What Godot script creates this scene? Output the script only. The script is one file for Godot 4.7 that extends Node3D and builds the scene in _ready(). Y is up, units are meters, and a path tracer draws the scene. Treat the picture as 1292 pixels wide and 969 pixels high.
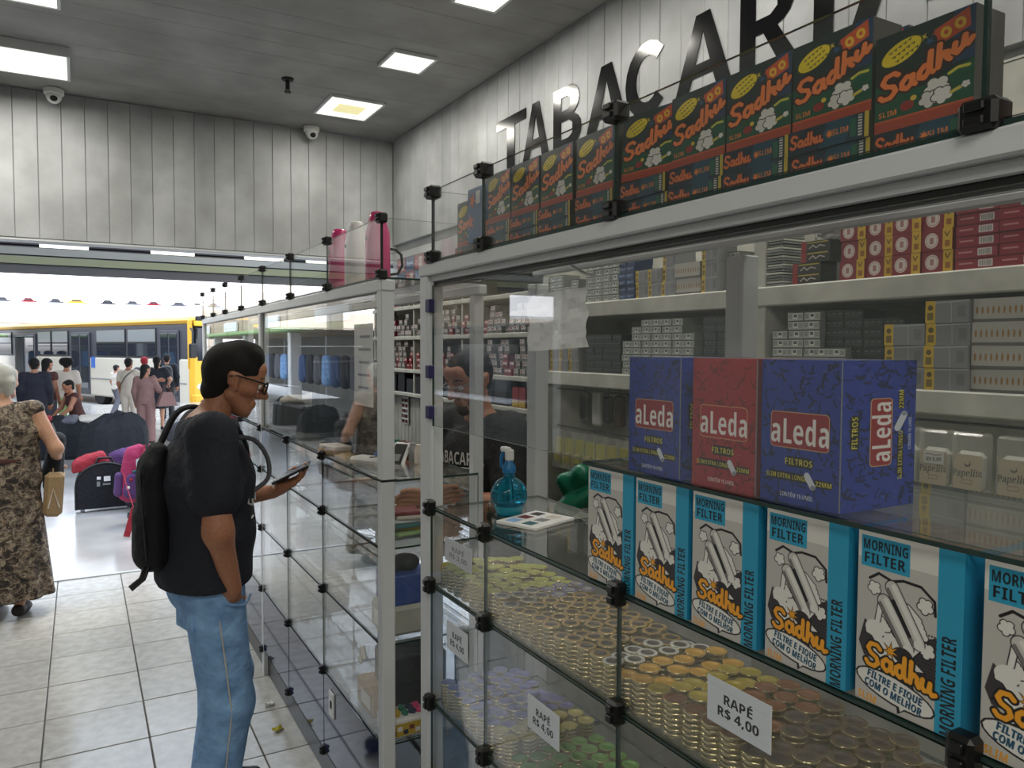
extends Node3D

const SHOP_X := 0.79      # the glass front of both counters
const WALL_X := 2.3       # the wall with the lettering
const SHELF_X := 1.85     # the front edge of the shelving
const BACK_Z := -6.1      # the end wall over the way out
const CEIL := 3.4
var M := {}
var used := {}
var rng := RandomNumberGenerator.new()
var font_bold := SystemFont.new()
var font_serif := SystemFont.new()


func _ready() -> void:
	rng.seed = 7
	# ---- camera, sky, sun, exposure
	var cam := Camera3D.new()
	cam.name = "camera"
	cam.transform = Transform3D(Basis(Vector3(0.87053, 0.003998, 0.492099), Vector3(0.019147, 0.998935, -0.041986), Vector3(-0.491743, 0.045973, 0.869526)).orthonormalized(), Vector3(0, 1.68, 0))
	cam.fov = 53.41
	cam.near = 0.02
	cam.far = 900.0
	add_child(cam)
	var env := Environment.new()
	env.background_mode = Environment.BG_SKY
	var sky := ProceduralSkyMaterial.new()
	sky.sky_top_color = Color(0.80, 0.86, 0.94)
	sky.sky_horizon_color = Color(0.97, 0.97, 0.98)
	sky.ground_horizon_color = Color(0.75, 0.74, 0.72)
	sky.ground_bottom_color = Color(0.5, 0.49, 0.47)
	sky.sky_energy_multiplier = 2.5
	sky.ground_energy_multiplier = 1.0
	env.sky = Sky.new()
	env.sky.sky_material = sky
	env.tonemap_mode = Environment.TONE_MAPPER_LINEAR
	env.tonemap_exposure = 0.5
	env.sdfgi_enabled = true
	env.ssao_enabled = true
	env.ssil_enabled = true
	var we := WorldEnvironment.new()
	we.name = "world_environment"
	we.environment = env
	add_child(we)
	var sun := DirectionalLight3D.new()
	sun.name = "sun"
	sun.light_energy = 0.8
	sun.light_color = Color(1.0, 0.96, 0.88)
	sun.light_angular_distance = 12.0
	sun.rotation_degrees = Vector3(-62, 150, 0)
	sun.shadow_enabled = true
	add_child(sun)
	font_bold.font_names = PackedStringArray(["Droid Sans"])
	font_bold.font_weight = 700
	font_serif.font_names = PackedStringArray(["Droid Serif"])
	font_serif.font_weight = 700
	make_materials()
	build_room()
	build_outside()
	build_left_counter()
	build_right_counter()
	build_tins()
	build_boxes()
	build_shelving()
	build_small_things()
	build_people()


# ---------------------------------------------------------------- naming
func numbered(called: String) -> String:
	var n: int = used.get(called, 0)
	used[called] = n + 1
	return called if n == 0 else "%s_%03d" % [called, n]


func tag(o: Node, label: String, category: String, group := "") -> Node:
	o.set_meta("label", label)
	o.set_meta("category", category)
	if group:
		o.set_meta("group", group)
	return o


func thing(called: String, label: String, category: String, at := Vector3.ZERO, turn := 0.0, group := "") -> Node3D:
	var o := Node3D.new()
	o.name = numbered(called)
	add_child(o)
	o.position = at
	o.rotation.y = turn
	tag(o, label, category, group)
	return o


# commits a mesh as one named MeshInstance3D
func put(called: String, mesh: Mesh, parent: Node = null, at := Vector3.ZERO, basis := Basis()) -> MeshInstance3D:
	var o := MeshInstance3D.new()
	o.mesh = mesh
	o.transform = Transform3D(basis, at)
	if parent == null:
		o.name = numbered(called)
		add_child(o)
	else:
		o.name = called
		parent.add_child(o, true)
	return o


func struct(called: String, mesh: Mesh, at := Vector3.ZERO) -> MeshInstance3D:
	var o := put(called, mesh, null, at)
	o.set_meta("kind", "structure")
	return o


func dup(o: Node3D, called: String, at: Vector3, turn: float, label := "", group := "") -> Node3D:
	var c: Node3D = o.duplicate()
	c.name = numbered(called)
	add_child(c)
	c.position = at
	c.rotation.y = turn
	if label:
		c.set_meta("label", label)
	if group:
		c.set_meta("group", group)
	return c


# ---------------------------------------------------------------- mesh building
class B:
	var v := PackedVector3Array()
	var n := PackedVector3Array()
	var u := PackedVector2Array()
	var i := PackedInt32Array()
	var x := Transform3D()

	func vert(p: Vector3, nn: Vector3, uv := Vector2.ZERO) -> int:
		v.append(x * p)
		n.append((x.basis * nn).normalized())
		u.append(uv)
		return v.size() - 1

	# a, b, c, d run counter-clockwise as seen from outside
	func quad(a: Vector3, b: Vector3, c: Vector3, d: Vector3, r := Rect2(0, 0, 1, 1)) -> void:
		var nn := (b - a).cross(c - a)
		if nn.length() < 1e-12:
			nn = (c - a).cross(d - a)
		nn = nn.normalized()
		var k := vert(a, nn, Vector2(r.position.x, r.end.y))
		vert(b, nn, r.end)
		vert(c, nn, Vector2(r.end.x, r.position.y))
		vert(d, nn, r.position)
		i.append_array([k, k + 2, k + 1, k, k + 3, k + 2])

	func tri(a: Vector3, b: Vector3, c: Vector3) -> void:
		var nn := (b - a).cross(c - a).normalized()
		var k := vert(a, nn)
		vert(b, nn)
		vert(c, nn)
		i.append_array([k, k + 2, k + 1])

	func box(c: Vector3, s: Vector3, bev := 0.0, bs := Basis()) -> B:
		var h := s / 2.0
		var was := x
		x = x * Transform3D(bs, c)
		if bev <= 0.0:
			for f in 6:
				face(f, h, h)
		else:
			for f in 6:
				var ax := f / 2
				var q := h - Vector3.ONE * bev
				q[ax] = h[ax]
				face(f, q, h)
			var m := h - Vector3.ONE * bev
			for ax in 3:
				var a1 := (ax + 1) % 3
				var a2 := (ax + 2) % 3
				for s1 in [-1.0, 1.0]:
					for s2 in [-1.0, 1.0]:
						var p := [Vector3(), Vector3(), Vector3(), Vector3()]
						for k in 4:
							var e := -1.0 if k in [0, 3] else 1.0
							p[k][ax] = m[ax] * e
							p[k][a1] = (h[a1] if k < 2 else m[a1]) * s1
							p[k][a2] = (m[a2] if k < 2 else h[a2]) * s2
						if (p[1] - p[0]).cross(p[2] - p[0]).dot(p[0] + p[2]) > 0:
							quad(p[0], p[1], p[2], p[3])
						else:
							quad(p[3], p[2], p[1], p[0])
			for sx in [-1.0, 1.0]:
				for sy in [-1.0, 1.0]:
					for sz in [-1.0, 1.0]:
						var a := Vector3(h.x * sx, m.y * sy, m.z * sz)
						var b := Vector3(m.x * sx, h.y * sy, m.z * sz)
						var d := Vector3(m.x * sx, m.y * sy, h.z * sz)
						if sx * sy * sz > 0:
							tri(a, b, d)
						else:
							tri(a, d, b)
		x = was
		return self

	# faces: 0 +x, 1 -x, 2 +y, 3 -y, 4 +z, 5 -z; q is the face's half size and height
	func face(f: int, q: Vector3, _h: Vector3) -> void:
		match f:
			0: quad(Vector3(q.x, -q.y, q.z), Vector3(q.x, -q.y, -q.z), Vector3(q.x, q.y, -q.z), Vector3(q.x, q.y, q.z))
			1: quad(Vector3(-q.x, -q.y, -q.z), Vector3(-q.x, -q.y, q.z), Vector3(-q.x, q.y, q.z), Vector3(-q.x, q.y, -q.z))
			2: quad(Vector3(-q.x, q.y, q.z), Vector3(q.x, q.y, q.z), Vector3(q.x, q.y, -q.z), Vector3(-q.x, q.y, -q.z))
			3: quad(Vector3(-q.x, -q.y, -q.z), Vector3(q.x, -q.y, -q.z), Vector3(q.x, -q.y, q.z), Vector3(-q.x, -q.y, q.z))
			4: quad(Vector3(-q.x, -q.y, q.z), Vector3(q.x, -q.y, q.z), Vector3(q.x, q.y, q.z), Vector3(-q.x, q.y, q.z))
			5: quad(Vector3(q.x, -q.y, -q.z), Vector3(-q.x, -q.y, -q.z), Vector3(-q.x, q.y, -q.z), Vector3(q.x, q.y, -q.z))

	# profile of (radius, height) points from bottom to top, turned round y; split shades each band flat along the profile
	func lathe(prof: Array, segs := 24, at := Vector3.ZERO, split := false) -> B:
		var rings := []
		for k in prof.size() - 1:
			var a: Vector2 = prof[k]
			var b: Vector2 = prof[k + 1]
			var t := (b - a)
			if t.length() < 1e-7:
				continue
			var nm := Vector2(t.y, -t.x).normalized()
			rings.append([a, b, nm])
		for k in rings.size():
			var r0: Array = rings[k]
			var n0: Vector2 = r0[2]
			var n1: Vector2 = r0[2]
			if not split:
				if k > 0 and rings[k - 1][2].dot(r0[2]) > 0.5:
					n0 = (r0[2] + rings[k - 1][2]).normalized()
				if k < rings.size() - 1 and rings[k + 1][2].dot(r0[2]) > 0.5:
					n1 = (r0[2] + rings[k + 1][2]).normalized()
			var start := v.size()
			for s in segs + 1:
				var an := TAU * s / segs
				var c := cos(an)
				var sn := sin(an)
				vert(at + Vector3(r0[0].x * c, r0[0].y, r0[0].x * sn), Vector3(n0.x * c, n0.y, n0.x * sn), Vector2(float(s) / segs, float(k) / rings.size()))
				vert(at + Vector3(r0[1].x * c, r0[1].y, r0[1].x * sn), Vector3(n1.x * c, n1.y, n1.x * sn), Vector2(float(s) / segs, float(k + 1) / rings.size()))
			for s in segs:
				var q := start + s * 2
				if r0[0].x > 1e-6:
					i.append_array([q, q + 2, q + 1] if false else [q, q + 1 + 1, q + 1])
				if r0[1].x > 1e-6:
					i.append_array([q + 2, q + 3, q + 1])
		return self

	func ball(c: Vector3, r: Vector3, segs := 16, bs := Basis()) -> B:
		var was := x
		x = x * Transform3D(bs * Basis.from_scale(r), c)
		var prof := []
		for k in segs / 2 + 1:
			var a := -PI / 2 + PI * k / (segs / 2)
			prof.append(Vector2(maxf(cos(a), 0.0), sin(a)))
		var from := n.size()
		lathe(prof, segs)
		var fix := bs * Basis.from_scale(Vector3.ONE / r)
		for k in range(from, n.size()):
			n[k] = (was.basis * (fix * ((bs * Basis.from_scale(r)).inverse() * (was.basis.inverse() * (v[k] - x.origin))))).normalized()
		x = was
		return self

	# a round tube along points; rad is one radius or one for each point
	func tube(pts: Array, rad, segs := 8, caps := true, flat := 1.0) -> B:
		var side := Vector3.ZERO
		var rings := []
		for k in pts.size():
			var d: Vector3 = (pts[mini(k + 1, pts.size() - 1)] - pts[maxi(k - 1, 0)]).normalized()
			if side == Vector3.ZERO:
				side = d.cross(Vector3.UP if absf(d.y) < 0.9 else Vector3.RIGHT).normalized()
			side = (side - d * side.dot(d)).normalized()
			var up := side.cross(d)
			var r: float = rad[k] if rad is Array else rad
			var start := v.size()
			for s in segs + 1:
				var a := TAU * s / segs
				var o := side * cos(a) + up * sin(a) * flat
				vert(pts[k] + o * r, side * cos(a) * flat + up * sin(a), Vector2(float(s) / segs, float(k) / (pts.size() - 1)))
			rings.append([start, d])
		for k in pts.size() - 1:
			for s in segs:
				var a: int = rings[k][0] + s
				var b: int = rings[k + 1][0] + s
				i.append_array([a, a + 1, b + 1, a, b + 1, b])
		if caps:
			for e in [0, pts.size() - 1]:
				var d: Vector3 = rings[e][1] * (-1.0 if e == 0 else 1.0)
				var c := vert(pts[e], d)
				var start := v.size()
				for s in segs + 1:
					var w: Vector3 = x.affine_inverse() * v[rings[e][0] + s]
					vert(w, d)
				for s in segs:
					if e == 0:
						i.append_array([c, start + s + 1, start + s])
					else:
						i.append_array([c, start + s, start + s + 1])
		return self

	# polygon in the xy plane given depth along z (front at +z)
	func prism(poly: PackedVector2Array, z0: float, z1: float) -> B:
		var ix := Geometry2D.triangulate_polygon(poly)
		var area := 0.0
		for k in poly.size():
			area += poly[k].cross(poly[(k + 1) % poly.size()])
		for k in range(0, ix.size(), 3):
			var a := poly[ix[k]]
			var b := poly[ix[k + 1]]
			var c := poly[ix[k + 2]]
			if (b - a).cross(c - a) < 0:
				var t := b
				b = c
				c = t
			tri(Vector3(a.x, a.y, z1), Vector3(b.x, b.y, z1), Vector3(c.x, c.y, z1))
			tri(Vector3(c.x, c.y, z0), Vector3(b.x, b.y, z0), Vector3(a.x, a.y, z0))
		for k in poly.size():
			var a := poly[k]
			var b := poly[(k + 1) % poly.size()]
			if area < 0:
				var t := a
				a = b
				b = t
			quad(Vector3(a.x, a.y, z0), Vector3(b.x, b.y, z0), Vector3(b.x, b.y, z1), Vector3(a.x, a.y, z1))
		return self


# [[builder, material], ...] as one mesh
func mk(parts: Array) -> ArrayMesh:
	var m := ArrayMesh.new()
	for p in parts:
		var b: B = p[0]
		if b.v.is_empty():
			continue
		var a := []
		a.resize(Mesh.ARRAY_MAX)
		a[Mesh.ARRAY_VERTEX] = b.v
		a[Mesh.ARRAY_NORMAL] = b.n
		a[Mesh.ARRAY_TEX_UV] = b.u
		a[Mesh.ARRAY_INDEX] = b.i
		m.add_surface_from_arrays(Mesh.PRIMITIVE_TRIANGLES, a)
		m.surface_set_material(m.get_surface_count() - 1, p[1])
	return m


func boxm(s: Vector3, mat: Material, bev := 0.0, c := Vector3.ZERO) -> ArrayMesh:
	return mk([[B.new().box(c, s, bev), mat]])


# a carton standing on its base: +z is the printed front, w wide, h high, d deep
func carton(w: float, h: float, d: float, front: Material, side: Material, top: Material) -> ArrayMesh:
	var q := Vector3(w, h, d) / 2.0
	var f := B.new()
	var s := B.new()
	var t := B.new()
	for b in [f, s, t]:
		b.x = Transform3D(Basis(), Vector3(0, h / 2.0, 0))
	f.face(4, q, q)
	f.face(5, q, q)
	s.face(0, q, q)
	s.face(1, q, q)
	t.face(2, q, q)
	t.face(3, q, q)
	return mk([[f, front], [s, side], [t, top]])


func text_mesh(s: String, height: float, mat: Material, font: Font, depth := 0.001) -> TextMesh:
	var t := TextMesh.new()
	t.text = s
	t.font = font
	t.font_size = 48
	t.pixel_size = height / 35.0
	t.depth = depth
	t.material = mat
	return t


# ---------------------------------------------------------------- flesh and cloth
# bones are [a, b, radius at a, radius at b, (optional) direction, (optional) width along it]; their tapered capsules are joined smoothly and meshed as surface nets
func nets(out: B, bones: Array, cell: float, k: float, planes := []) -> void:
	var lo := Vector3.ONE * 1e9
	var hi := -lo
	for b in bones:
		for e in 2:
			var r: float = b[2 + e] * (maxf(1.0, b[5]) if b.size() > 5 else 1.0) + cell * 2.5
			lo = lo.min(b[e] - Vector3.ONE * r)
			hi = hi.max(b[e] + Vector3.ONE * r)
	var nx := int((hi.x - lo.x) / cell) + 2
	var ny := int((hi.y - lo.y) / cell) + 2
	var nz := int((hi.z - lo.z) / cell) + 2
	var f := PackedFloat32Array()
	f.resize(nx * ny * nz)
	f.fill(1.0)
	for b in bones:
		var a: Vector3 = b[0]
		var ra: float = b[2]
		var dr: float = b[3] - ra
		var wide: bool = b.size() > 5
		var w: Vector3 = b[4] if wide else Vector3.ZERO
		var sq: float = 1.0 - 1.0 / b[5] if wide else 0.0
		var ba: Vector3 = b[1] - a
		if wide:
			ba -= w * (ba.dot(w) * sq)
		var l2 := maxf(ba.length_squared(), 1e-9)
		var grow := maxf(ra, b[3]) * (maxf(1.0, b[5]) if wide else 1.0) + k + cell * 1.5
		var p0: Vector3 = (b[0].min(b[1]) - Vector3.ONE * grow - lo) / cell
		var p1: Vector3 = (b[0].max(b[1]) + Vector3.ONE * grow - lo) / cell
		for z in range(maxi(0, int(p0.z)), mini(nz, int(p1.z) + 2)):
			for y in range(maxi(0, int(p0.y)), mini(ny, int(p1.y) + 2)):
				var at := (z * ny + y) * nx
				for xx in range(maxi(0, int(p0.x)), mini(nx, int(p1.x) + 2)):
					var q := lo + Vector3(xx, y, z) * cell - a
					if wide:
						q -= w * (q.dot(w) * sq)
					var h := clampf(q.dot(ba) / l2, 0.0, 1.0)
					var d := (q - ba * h).length() - ra - dr * h
					var c := f[at + xx]
					var m := k - absf(c - d)
					f[at + xx] = minf(c, d) if m <= 0.0 else minf(c, d) - m * m * 0.25 / k
	for pl in planes:
		if pl.size() == 3:
			var ab: Vector3 = pl[1] - pl[0]
			for z in nz:
				for y in ny:
					var at := (z * ny + y) * nx
					for xx in nx:
						var q: Vector3 = lo + Vector3(xx, y, z) * cell - pl[0]
						var e: float = pl[2] - (q - ab * clampf(q.dot(ab) / ab.length_squared(), 0.0, 1.0)).length()
						if e > f[at + xx]:
							f[at + xx] = e
			continue
		var pn: Vector3 = pl[0]
		var pd: float = pl[1]
		for z in nz:
			for y in ny:
				var at := (z * ny + y) * nx
				for xx in nx:
					var e := pn.dot(lo + Vector3(xx, y, z) * cell) - pd
					if e > f[at + xx]:
						f[at + xx] = e
	var ids := PackedInt32Array()
	ids.resize(f.size())
	ids.fill(-1)
	var off := [0, 1, nx, nx + 1, nx * ny, nx * ny + 1, nx * ny + nx, nx * ny + nx + 1]
	var edges := [0, 1, 2, 3, 4, 5, 6, 7, 0, 2, 1, 3, 4, 6, 5, 7, 0, 4, 1, 5, 2, 6, 3, 7]
	var c8 := PackedFloat32Array()
	c8.resize(8)
	var near := cell * 2.0
	for z in nz - 1:
		for y in ny - 1:
			var row := (z * ny + y) * nx
			for xx in nx - 1:
				var v0 := f[row + xx]
				if v0 > near or v0 < -near:
					continue
				var inside := 0
				for e in 8:
					c8[e] = f[row + xx + off[e]]
					if c8[e] < 0.0:
						inside += 1
				if inside == 0 or inside == 8:
					continue
				var sum := Vector3.ZERO
				var cnt := 0
				for e in range(0, 24, 2):
					var i0: int = edges[e]
					var i1: int = edges[e + 1]
					if (c8[i0] < 0.0) != (c8[i1] < 0.0):
						var t := c8[i0] / (c8[i0] - c8[i1])
						var pa := Vector3(i0 & 1, (i0 >> 1) & 1, i0 >> 2)
						sum += pa + (Vector3(i1 & 1, (i1 >> 1) & 1, i1 >> 2) - pa) * t
						cnt += 1
				var g := Vector3(c8[1] + c8[3] + c8[5] + c8[7] - c8[0] - c8[2] - c8[4] - c8[6], c8[2] + c8[3] + c8[6] + c8[7] - c8[0] - c8[1] - c8[4] - c8[5], c8[4] + c8[5] + c8[6] + c8[7] - c8[0] - c8[1] - c8[2] - c8[3])
				var pt := lo + (Vector3(xx, y, z) + sum / cnt) * cell
				ids[row + xx] = out.vert(pt, g, Vector2(pt.x + pt.z, -pt.y) * 2.0)
	var st := [1, nx, nx * ny]
	for z in range(1, nz - 1):
		for y in range(1, ny - 1):
			var row := (z * ny + y) * nx
			for xx in range(1, nx - 1):
				var at := row + xx
				var v0 := f[at]
				if v0 > near or v0 < -near:
					continue
				for ax in 3:
					var v1 := f[at + st[ax]]
					if (v0 < 0.0) == (v1 < 0.0):
						continue
					var s1: int = st[(ax + 1) % 3]
					var s2: int = st[(ax + 2) % 3]
					var a := ids[at]
					var b := ids[at - s1]
					var c := ids[at - s1 - s2]
					var d := ids[at - s2]
					if a < 0 or b < 0 or c < 0 or d < 0:
						continue
					if v0 < 0.0:
						out.i.append_array([a, c, b, a, d, c])
					else:
						out.i.append_array([a, b, c, a, c, d])


# the parts of a head round its own centre, face towards +z
func head_bones(nose := 1.0) -> Array:
	var sx := Vector3.RIGHT
	var b := []
	b.append([Vector3(0, 0.035, -0.022), Vector3(0, 0.03, 0.018), 0.083, 0.078, sx, 0.94])
	b.append([Vector3(0, 0.01, 0.02), Vector3(0, -0.07, 0.045), 0.066, 0.04, sx, 1.05])
	b.append([Vector3(0, -0.085, 0.062), Vector3(0, -0.09, 0.066), 0.024, 0.022, sx, 1.3])
	for s in [-1.0, 1.0]:
		b.append([Vector3(s * 0.054, -0.045, -0.005), Vector3(s * 0.022, -0.088, 0.055), 0.022, 0.02])
		b.append([Vector3(s * 0.04, -0.012, 0.058), Vector3(s * 0.048, -0.014, 0.03), 0.023, 0.024])
		b.append([Vector3(s * 0.012, -0.028, 0.1), Vector3(s * 0.012, -0.028, 0.094), 0.01 * nose, 0.01])
	b.append([Vector3(-0.032, 0.03, 0.079), Vector3(0.032, 0.03, 0.079), 0.014, 0.014])
	b.append([Vector3(0, 0.022, 0.092), Vector3(0, -0.022, 0.116 + 0.004 * nose), 0.0105, 0.0125 * nose])
	b.append([Vector3(-0.025, 0.062, 0.066), Vector3(0.025, 0.062, 0.066), 0.03, 0.03])
	b.append([Vector3(-0.019, -0.055, 0.085), Vector3(0.019, -0.055, 0.085), 0.0075, 0.0075])
	b.append([Vector3(-0.016, -0.066, 0.083), Vector3(0.016, -0.066, 0.083), 0.008, 0.008])
	return b


func ear_bones() -> Array:
	var b := []
	for s in [-1.0, 1.0]:
		b.append([Vector3(s * 0.079, 0.018, -0.012), Vector3(s * 0.074, -0.022, -0.004), 0.012, 0.008, Vector3(0, 0, 1), 1.5])
		b.append([Vector3(s * 0.084, 0.022, -0.024), Vector3(s * 0.081, -0.008, -0.022), 0.006, 0.005])
	return b


# five fingers and a palm: wrist at the origin, fingers towards +y, palm facing +z, thumb on +x * side
func hand_bones(side: float, curl: float, thumb := 0.6) -> Array:
	var b := []
	b.append([Vector3(0, -0.02, 0), Vector3(0, 0.02, 0), 0.024, 0.026, Vector3.RIGHT, 1.2])
	for f in 4:
		var x0 := (0.03 - f * 0.0195) * side
		var ln: float = [0.07, 0.078, 0.072, 0.056][f]
		b.append([Vector3(x0 * 0.6, 0.02, 0), Vector3(x0, 0.084 - absf(f - 1.2) * 0.004, 0), 0.016, 0.0115])
		var p := Vector3(x0, 0.084 - absf(f - 1.2) * 0.004, 0)
		var a := curl * 0.6
		for j in 3:
			var l: float = ln * [0.45, 0.32, 0.23][j]
			var e := p + Vector3(x0 * 0.06, cos(a), sin(a)).normalized() * l
			b.append([p, e, 0.0094 - j * 0.0009, 0.0087 - j * 0.0009])
			p = e
			a += curl
	b.append([Vector3(0.018 * side, 0.012, 0.006), Vector3(0.045 * side, 0.042, 0.02), 0.017, 0.0125])
	b.append([Vector3(0.045 * side, 0.042, 0.02), Vector3((0.052 - 0.012 * thumb) * side, 0.072, 0.024 + 0.012 * thumb), 0.0115, 0.0105])
	b.append([Vector3((0.052 - 0.012 * thumb) * side, 0.072, 0.024 + 0.012 * thumb), Vector3((0.05 - 0.03 * thumb) * side, 0.098, 0.03 + 0.014 * thumb), 0.0105, 0.0085])
	return b


func moved(bones: Array, t: Transform3D) -> Array:
	var r := []
	for b in bones:
		var c: Array = b.duplicate()
		c[0] = t * c[0]
		c[1] = t * c[1]
		if c.size() > 5:
			c[4] = (t.basis * c[4]).normalized()
		r.append(c)
	return r


func grown(bones: Array, by: float) -> Array:
	var r := []
	for b in bones:
		var c: Array = b.duplicate()
		c[2] += by
		c[3] += by
		r.append(c)
	return r


# the joints of a standing figure 1.7 m tall that faces +z
func stance(over := {}) -> Dictionary:
	var j := {
		"pel": Vector3(0, 0.93, 0), "wai": Vector3(0, 1.08, 0), "che": Vector3(0, 1.27, 0), "nec": Vector3(0, 1.44, -0.015), "head": Vector3(0, 1.575, 0.02),
		"sl": Vector3(0.17, 1.375, -0.01), "el": Vector3(0.225, 1.12, -0.02), "wl": Vector3(0.22, 0.88, 0.06), "sr": Vector3(-0.17, 1.375, -0.01), "er": Vector3(-0.225, 1.12, -0.02), "wr": Vector3(-0.22, 0.88, 0.06),
		"hl": Vector3(0.09, 0.9, 0), "kl": Vector3(0.095, 0.49, 0.02), "al": Vector3(0.1, 0.085, -0.02), "hr": Vector3(-0.09, 0.9, 0), "kr": Vector3(-0.095, 0.49, 0.02), "ar": Vector3(-0.1, 0.085, -0.02),
		"pitch": 0.0, "look": 0.0, "fat": 1.0,
	}
	j.merge(over, true)
	return j


func body_bones(j: Dictionary, arms := true, legs := true) -> Array:
	var X := Vector3.RIGHT
	var g: float = j.fat
	var b := []
	b.append([j.pel, j.wai, 0.105 * g, 0.1 * g, X, 1.45])
	b.append([j.wai, j.che, 0.1 * g, 0.108 * g, X, 1.42])
	b.append([j.che, j.nec + Vector3(0, -0.07, 0), 0.108 * g, 0.07, X, 1.55])
	b.append([j.nec + Vector3(0, -0.05, 0), j.head + Vector3(0, -0.03, -0.02), 0.056, 0.05])
	for s in ["l", "r"]:
		b.append([j.nec + Vector3(0, -0.05, 0), j["s" + s], 0.05, 0.052])
		if arms:
			b.append([j["s" + s], j["e" + s], 0.054, 0.042])
			b.append([j["e" + s], j["w" + s], 0.043, 0.027])
		if legs:
			b.append([j["h" + s], j["k" + s], 0.088, 0.055])
			b.append([j["k" + s], j["a" + s], 0.054, 0.034])
	return b


# a person: body (one mesh, with head and hands) and clothes as children
func person(label: String, at: Vector3, turn: float, size: float, j: Dictionary, look: Dictionary, cell := 0.02, group := "") -> Node3D:
	var t := thing("person", label, "person", at, turn, group)
	t.scale = Vector3.ONE * size
	var skin: Material = look.skin
	var body := B.new()
	nets(body, body_bones(j), cell, 0.035)
	var hx := Transform3D(Basis.from_euler(Vector3(j.pitch, j.look, 0)), j.head)
	nets(body, moved(head_bones(look.get("nose", 1.0)) + ear_bones(), hx), look.get("head_cell", maxf(cell * 0.45, 0.003)), 0.014)
	for s in ["l", "r"]:
		var sd := 1.0 if s == "l" else -1.0
		if look.has("hand_" + s):
			var h: Array = look["hand_" + s]
			nets(body, moved(h[0], h[1]), 0.0035, 0.006)
		elif not look.has("no_hand_" + s):
			var d: Vector3 = (j["w" + s] - j["e" + s]).normalized()
			var sidev := d.cross(Vector3(0, 0, 1)).normalized()
			nets(body, moved(hand_bones(-sd, 0.35), Transform3D(Basis(sidev, d, sidev.cross(d)), j["w" + s])), maxf(cell * 0.4, 0.005), 0.006)
	put("body", mk([[body, skin]]), t)
	# hair
	if look.has("hair"):
		var hb := B.new()
		var hs := [[Vector3(0, 0.045, -0.026), Vector3(0, 0.045, 0.012), 0.088, 0.081, Vector3.RIGHT, 0.95]]
		hs.append([Vector3(0, 0.0, -0.035), Vector3(0, -0.04, -0.045), 0.074, 0.052])
		for e in look.get("hair_more", []):
			hs.append(e)
		var lim: Array = look.get("hair_cut", [Vector3(0, -0.62, 0.78), 0.016])
		var n: Vector3 = hx.basis * lim[0].normalized()
		nets(hb, moved(hs, hx), maxf(cell * 0.5, 0.005), 0.02, [[n, n.dot(hx.origin) + lim[1]]] if lim[1] < 1.0 else [])
		for e in 2:
			pass
		put("hair", mk([[hb, look.hair]]), t)
	# clothes
	var X := Vector3.RIGHT
	var g: float = j.fat
	if look.has("top"):
		var sb := []
		var th: float = look.get("loose", 0.014)
		var hem: float = look.get("hem", 0.86)
		var tr := grown(body_bones(j, false, false), th)
		for e in [0, 1, 2]:
			sb.append(tr[e])
		sb.append([j.pel + Vector3(0, -0.02, 0), Vector3(j.pel.x, hem - 0.06, j.pel.z), 0.105 * g + th, 0.107 * g + th, X, 1.45])
		for s in ["l", "r"]:
			sb.append([j.nec + Vector3(0, -0.075, -0.005), j["s" + s], 0.052 + th * 0.6, 0.054 + th])
			var part: float = look.get("sleeve", 0.6)
			var el: Vector3 = j["s" + s].lerp(j["e" + s], minf(part, 1.0))
			if part > 0.0:
				sb.append([j["s" + s], el, 0.056 + th, (0.06 if part < 1.0 else 0.046) + th])
			if part > 1.0:
				sb.append([j["e" + s], j["e" + s].lerp(j["w" + s], part - 1.0), 0.046 + th, 0.034 + th])
		var cb := B.new()
		nets(cb, sb, cell, 0.03, [[Vector3.DOWN, -hem], [j.nec + Vector3(0, 0.0, 0.012), j.head + (j.head - j.nec) * 0.6, 0.072], [Vector3(0, 1, 0.0), j.nec.y + 0.045]])
		put(look.get("top_name", "shirt"), mk([[cb, look.top]]), t)
	if look.has("trousers"):
		var lb := [[j.pel + Vector3(0, 0.05, 0), j.pel + Vector3(0, -0.05, 0), 0.108 * g, 0.1 * g, X, 1.42]]
		var cut: float = look.get("cuff", 0.05)
		for s in ["l", "r"]:
			lb.append([j["h" + s] + Vector3(0, -0.02, 0), j["k" + s], 0.1, look.get("knee", 0.074)])
			lb.append([j["k" + s], j["a" + s] + (j["a" + s] - j["k" + s]).normalized() * 0.1, look.get("knee", 0.074), look.get("ankle", 0.068)])
		var cb := B.new()
		nets(cb, lb, cell, 0.03, [[Vector3.DOWN, -cut], [Vector3.UP, j.pel.y + 0.1]])
		put(look.get("trousers_name", "trousers"), mk([[cb, look.trousers]]), t)
	if look.has("skirt"):
		var hem: float = look.get("skirt_hem", 0.12)
		var wid: float = look.get("skirt_wide", 0.2)
		var lb := [[j.wai, j.pel, 0.112 * g, 0.122 * g, X, 1.45], [j.pel, Vector3(j.pel.x, hem - 0.1, j.pel.z), 0.125 * g, wid, X, 1.25]]
		for f in 7:
			var a := PI * f / 6.0 - 0.2
			lb.append([j.pel + Vector3(cos(a) * 0.1, -0.1, -sin(a) * 0.08), Vector3(j.pel.x + cos(a) * wid * 1.15, hem - 0.05, j.pel.z - sin(a) * wid * 0.95), 0.05, 0.05])
		var cb := B.new()
		nets(cb, lb, cell, 0.02, [[Vector3.DOWN, -hem]])
		put("skirt", mk([[cb, look.skirt]]), t)
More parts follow.
